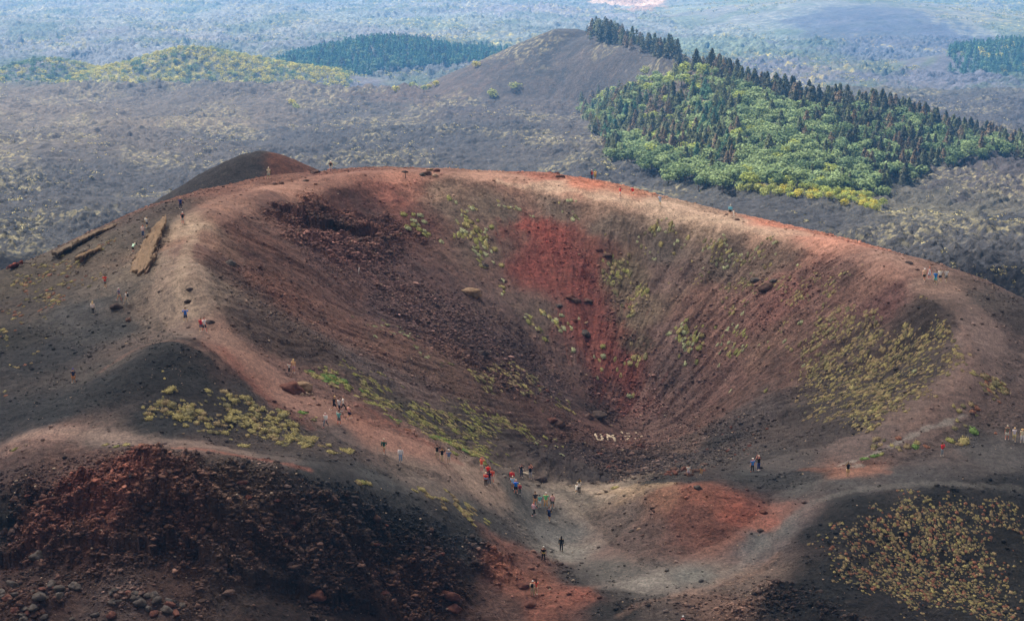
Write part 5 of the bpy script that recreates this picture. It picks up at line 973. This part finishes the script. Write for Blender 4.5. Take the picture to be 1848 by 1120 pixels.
PEOPLE = [
(133,691,10,'easy',1.,'shirt',NV,SH,(200,140,90),'cap',(60,60,150),'person in navy shirt, tan shorts and blue cap, alone on the dark ash'),
(168,567,15,'stand',.98,SW,(222,205,198),TR,BK,'long',BL,'blonde person in a pale top and black trousers on the ash terrace'),
(190,519,200,'folded',1.02,'shirt',RD,SH,GY,'long',HB,'person in a red top and grey shorts below the big tan slab'),
(215,543,120,'walk',1.,'shirt',(92,100,122),SH,KH,'short',(200,195,190),'person in grey blue shirt walking on the left terrace'),
(229,549,-60,'walk',.98,'shirt',WT,TR,(205,190,165),'short',HB,'person in white with a black backpack on the left terrace',(('backpack',BK),)),
(335,580,-10,'hips',1.,'shirt',BU,SH,(50,60,80),'short',BR,'person in a blue shirt with hands on hips on the left path'),
(363,597,160,'easy',.95,'shirt',(210,50,70),SH,(90,90,110),'short',HB,'person in red half hidden behind the walker in white'),
(369,599,140,'walk',1.05,'shirt',WT,SH,(50,54,62),'short',BR,'walker in white shirt and dark shorts beside the person in red'),
(326,377,10,'stand',.98,'shirt',(30,50,110),TR,(24,30,60),'short',(200,160,120),'person in dark blue on the upper left rim'),
(330,404,0,'stand',.98,'shirt',BK,SH,(190,180,170),'short',(225,220,215),'person in black shirt and pale shorts on the upper left path'),
(265,411,20,'walk',.95,'shirt',WT,SH,NV,'cap',GY,'person in white shirt and navy shorts above the tan slab'),
(258,427,30,'stand',.97,'shirt',(235,205,195),TR,JE,'short',BR,'person in pale pink shirt and jeans left of the tan slab'),
(240,456,20,'bend',.95,'shirt',(190,240,200),SH,(60,60,60),'short',(200,180,160),'person in mint green bending down left of the tan slab'),
(485,322,0,'easy',1.05,'shirt',BE,SH,(170,178,160),'cap',(220,215,205),'person in beige shirt and pale shorts on the rim before the rear cone',(('shoulder_bag',BK),)),
(597,309,0,'easy',1.,'shirt',BK,SH,WT,'cap',(240,240,235),'person in black shirt, white shorts and white cap on the back rim'),
(1068,324,60,'folded',.95,'shirt',(190,60,40),TR,(50,70,110),'cap',WT,'person in red brown top on the back rim, left of a pair',(('backpack',BK),)),
(1074,324,-30,'stand',.95,'shirt',(225,205,120),SH,(150,150,70),'cap',(60,150,80),'person in pale yellow with a green cap on the back rim'),
(1119,355,80,'folded',.98,'shirt',(235,80,80),SH,WT,'short',HB,'person in coral shirt and white shorts on the back rim path'),
(1142,355,60,'walk',.98,'shirt',(225,52,50),SH,(225,215,190),'short',HB,'person in bright red walking on the back rim path',(('backpack',(190,40,50)),)),
(1191,371,20,'walk',1.05,'shirt',(175,195,225),SH,(200,205,200),'hat',WT,'person in pale blue shirt and white hat on the back rim path'),
(1318,388,0,'stand',1.,SW,CY,SH,BK,'cap',WT,'person in cyan top and white cap on the back rim'),
(1324,392,60,'walk',.72,'shirt',WT,TR,WT,'short',HB,'child all in white beside the walker in cyan'),
(1668,506,200,'walk',1.,'shirt',(235,190,160),SH,BK,'cap',(225,225,225),'person in peach top and black shorts, leftmost of the rim group'),
(1677,503,200,'stand',.97,'vest',WT,SH,(205,210,230),'long',(200,120,60),'person with ginger hair and white top in the right rim group'),
(1688,512,190,'walk',1.05,'shirt',(40,130,215),SH,(100,180,180),'short',BR,'person in bright blue shirt in the middle of the right rim group',(('backpack',(30,70,130)),)),
(1696,508,185,'walk',1.05,'shirt',WT,SH,(30,34,64),'short',HB,'person in white shirt and navy shorts in the right rim group'),
(1707,508,170,'stride',1.05,'shirt',(232,226,224),SH,(110,112,105),'short',HB,'person in white shirt and grey shorts, rightmost of the rim group'),
(1530,859,190,'photo',1.05,'shirt',(30,28,34),SH,(215,180,130),'short',HB,'person in black shirt and tan shorts taking a photo on the right path',(),(40,36,34)),
(1358,851,-20,'easy',1.,'shirt',(80,140,215),TR,BK,'cap',WT,'person in light blue shirt and black trousers at the crater floor edge',(),(25,25,25)),
(1369,848,-30,'photo',1.08,'shirt',(30,28,30),TR,(40,60,120),'short',(225,200,180),'person in black top and jeans photographing the crater'),
(1242,859,0,'stand',.84,'shirt',WT,SH,(225,205,215),'short',HB,'girl in white top and pale shorts on the crater floor'),
(1265,856,30,'bend',.9,'shirt',(60,60,60),TR,(200,160,110),'short',HB,'person in black and white bending down on the crater floor'),
(1700,822,150,'folded',.98,SW,(215,44,58),TR,(150,158,165),'long',HB,'person in red top and grey trousers on the right path',(('shoulder_bag',NV),)),
(1817,792,195,'easy',1.02,'shirt',(120,115,95),SH,(225,220,205),'cap',BE,'person in olive shirt and white shorts at the right edge'),
(1830,795,190,'walk',.98,'shirt',(240,215,220),SH,(200,190,140),'cap',(225,190,140),'person in pale pink shirt, middle of three at the right edge'),
(1844,797,185,'easy',.98,'shirt',(235,215,180),TR,(225,225,245),'hat',(225,190,130),'person in straw hat and white trousers at the right edge'),
(522,672,20,'stand',.72,'shirt',WT,TR,BK,'short',HB,'child in white shirt and black trousers above the boulder pair'),
(530,672,10,'stand',.98,'shirt',(235,185,140),SH,(230,180,180),'long',BL,'blonde person in peach top beside the child above the boulders'),
(603,741,90,'stride',1.05,'shirt',(36,34,38),SH,BK,'short',BL,'blond person in black shirt, leftmost and rear of the walking group'),
(619,741,80,'stride',1.02,'shirt',WT,TR,BK,'short',(120,80,60),'person in white shirt and black trousers at the back of the walking group'),
(612,743,60,'walk',.98,'shirt',(235,245,250),SH,(30,36,60),'short',BR,'person in white shirt in the middle of the walking group'),
(612,766,20,'easy',1.,'shirt',(120,180,175),SH,(100,105,110),'short',HB,'person in teal shirt at the front of the walking group',(('backpack',(120,175,170)),)),
(630,755,60,'walk',.95,'shirt',(240,170,160),SKT,(28,32,60),'short',HB,'person in pink shirt and navy skirt at the right of the walking group'),
(588,770,200,'stride',.98,SW,(240,225,220),TR,(90,98,108),'short',(220,215,210),'person in white top and grey trousers striding below the walking group',(),(50,44,42)),
(693,818,10,'walk',1.02,SW,DG,SH,(220,190,145),'short',(200,180,165),'person in dark green sweater and khaki shorts on the red path'),
(723,833,0,'stand',1.02,SW,(225,228,238),TR,(120,150,185),'cap',GY,'person in white shirt and faded jeans on the red path'),
(789,827,10,'photo',1.,'shirt',(24,24,26),TR,(190,175,150),'short',BR,'person in black with raised arms, left of the three by the grass'),
(798,833,10,'folded',1.,'shirt',(22,22,24),TR,(205,190,155),'short',BR,'person in black shirt and beige trousers, middle of the three by the grass'),
(810,836,0,'stand',1.,'shirt',(110,125,160),SH,(205,195,185),'cap',WT,'person in blue grey shirt and white cap, right of the three by the grass'),
(869,850,30,'photo',1.,'shirt',CO,SH,(245,205,190),'short',(190,120,90),'person in coral shirt and pale shorts taking a photo'),
(881,863,0,'easy',1.02,'shirt',CO,SH,(60,60,60),'short',HB,'person with a red backpack at the back of the coral group',(('backpack',(225,28,24)),)),
(888,871,0,'easy',1.02,'shirt',(235,84,60),SH,(230,200,180),'short',BR,'person in coral shirt with bare legs, right of the coral group'),
(877,877,0,'stand',1.,'shirt',(235,70,50),TR,BK,'short',(235,215,180),'person in red shirt with a cyan waist bag, front of the coral group'),
(883,874,0,'stand',1.02,'shirt',(24,28,54),TR,(100,110,125),'long',HB,'dark haired person in navy in the middle of the coral group'),
(924,872,0,'stand',1.,SW,(205,36,36),TR,(90,90,100),'short',(110,90,80),'person in a red jacket behind the blue backpack walker'),
(941,861,160,'stand',1.,'shirt',(30,30,36),TR,(36,48,80),'short',HB,'person in black top and navy trousers before the pale driftwood',(('shoulder_bag',WT),)),
(957,864,10,'photo',1.05,'shirt',(20,24,50),TR,(160,160,165),'short',(110,80,65),'person in navy shirt and grey trousers photographing the crater'),
(925,882,0,'stand',.96,'shirt',(170,205,225),SH,(210,190,180),'short',(220,190,170),'person in pale blue half hidden behind the blue backpack'),
(931,890,0,'easy',1.02,'shirt',(40,130,235),SH,(24,24,32),'short',(225,190,165),'person with a big blue backpack and black shorts',(('backpack',(30,120,235)),)),
(938,891,-20,'stand',.78,SW,(150,40,62),TR,(70,84,78),'cap',(225,220,160),'child in maroon jacket and pale cap beside the blue backpack'),
(1045,890,10,'photo',1.,'shirt',WT,TR,BK,'long',HB,'person in white shirt and black trousers taking a photo at the saddle'),
(1041,889,10,'crouch',1.,SW,WT,SKT,WT,'short',HB,'person in white crouching beside the photographer at the saddle'),
(966,911,0,'easy',1.,'shirt',(56,56,64),SH,(225,170,120),'short',BR,'person in charcoal shirt, rear left of the saddle group'),
(974,914,0,'stand',.88,'shirt',(110,190,185),SH,(235,235,235),'short',HB,'youth in teal patterned shirt and white shorts in the saddle group'),
(985,914,0,'easy',1.05,'shirt',GR,TR,(215,170,110),'cap',WT,'person in bright green shirt and khaki trousers in the saddle group'),
(997,916,0,'easy',1.02,'shirt',(225,175,175),SH,(74,78,66),'short',HB,'person in pink shirt with a dark bag in the saddle group',(('shoulder_bag',(50,40,40)),)),
(963,930,50,'walk',.98,'shirt',(230,190,200),TR,BK,'short',(190,120,80),'person in pink and white with black trousers stepping forward'),
(991,939,10,'walk',1.,'shirt',(24,28,48),SH,(24,34,90),'short',BR,'person in dark shirt and navy shorts in front of the saddle group',(('backpack',(40,70,120)),)),
(1013,994,10,'stand',1.05,SW,(22,22,28),TR,(24,26,34),'long',HB,'person all in black with long dark hair on the grey path',(),(30,30,30)),
(981,1012,0,'easy',1.02,'shirt',(30,26,30),TR,(24,22,28),'cap',(215,215,205),'person in black top with a yellow waist band and pale cap',(),(30,28,28)),
(961,1075,10,'stand',1.02,SW,BE,TR,(176,164,134),'cap',(235,232,222),'person in beige with a black backpack and white cap near the bottom',(('backpack',BK),),(90,80,70)),
(967,1072,-20,'easy',.98,'shirt',(245,100,84),SH,(238,196,170),'long',HB,'dark haired person in coral top near the bottom',),
(1232,1140,0,'easy',1.02,'shirt',(34,32,36),TR,(60,60,66),'cap',(240,240,238),'person in black with a white cap cut off by the bottom edge')]
for a in PEOPLE:
    o = person(*a)
    if 'cyan waist bag' in a[11] or 'yellow waist band' in a[11]:
        J = POSES[a[3]]; m = loft([([lerp(J['pel'], J['waist'], .1), lerp(J['pel'], J['waist'], .75)], [(.185, .15), (.175, .14)])], 'waist_band'); q_ = bpy.data.objects.new('waist_band', m); C.objects.link(q_); q_.parent = o; m.materials[0] = cloth_mat((60, 180, 230) if 'cyan' in a[11] else (205, 180, 100))
# small things on the ground
def stick(name, u, v, h_, r_, c, label, lean=(0, 0)):
    x, y = Wg([u], [v])[0]; z = float(Hg(x, y)); m = loft([([(0, 0, -.2), (lean[0]*.5, lean[1]*.5, h_*.5), (lean[0], lean[1], h_)], [r_, r_*.9, r_*.8])], name); m.materials[0] = cloth_mat(c, 'wood'); add(name, m, label=label, category='post').location = (x, y, z)
stick('marker_post', 732, 322, 1.0, .05, (50, 38, 34), 'thin dark post on the back rim below the flat black rock')
stick('white_stake', 647, 494, .9, .05, (225, 222, 215), 'white stake stuck in the dark crater wall', (.12, .0))
x, y = Wg([950], [857])[0]; m = loft([([(-1.3, .5, .15), (-.5, .25, .28), (.2, -.1, .2), (.9, -.5, .1)], [.05, .1, .12, .07]), ([(-.4, .2, .25), (.4, .35, .35), (1., .2, .3)], [.07, .06, .03])], 'driftwood_log'); m.materials[0] = cloth_mat((170, 158, 140), 'wood'); add('dead_branch', m, label='pale dead branch on the path edge beside the black boulder', category='branch').location = (x, y, float(Hg(x, y)))
# ------------------------------------------------------------------ haze
hm = bpy.data.materials.new('haze'); hm.use_nodes = True; t = hm.node_tree; t.nodes.clear()
ov = t.nodes.new('ShaderNodeOutputMaterial'); pv = t.nodes.new('ShaderNodeVolumePrincipled')
pv.inputs['Color'].default_value = (.14, .45, 1, 1); pv.inputs['Density'].default_value = 0.00018; pv.inputs['Anisotropy'].default_value = .1
t.links.new(pv.outputs[0], ov.inputs['Volume'])
zb = float(VV[:, 2].min())-1; x1 = 5700; y0, y1 = -60, 6100; zt = 4.
bv = [(sx, yy, zz) for zz in (zb, zt) for yy in (y0, y1) for sx in (-x1, x1)]
bf = [(0, 2, 3, 1), (4, 5, 7, 6), (0, 1, 5, 4), (2, 6, 7, 3), (0, 4, 6, 2), (1, 3, 7, 5)]
add('haze', mesh_from('haze', bv, bf, [hm], smooth=False), kind='stuff', label='thin blue haze over the far lava plain', category='haze')
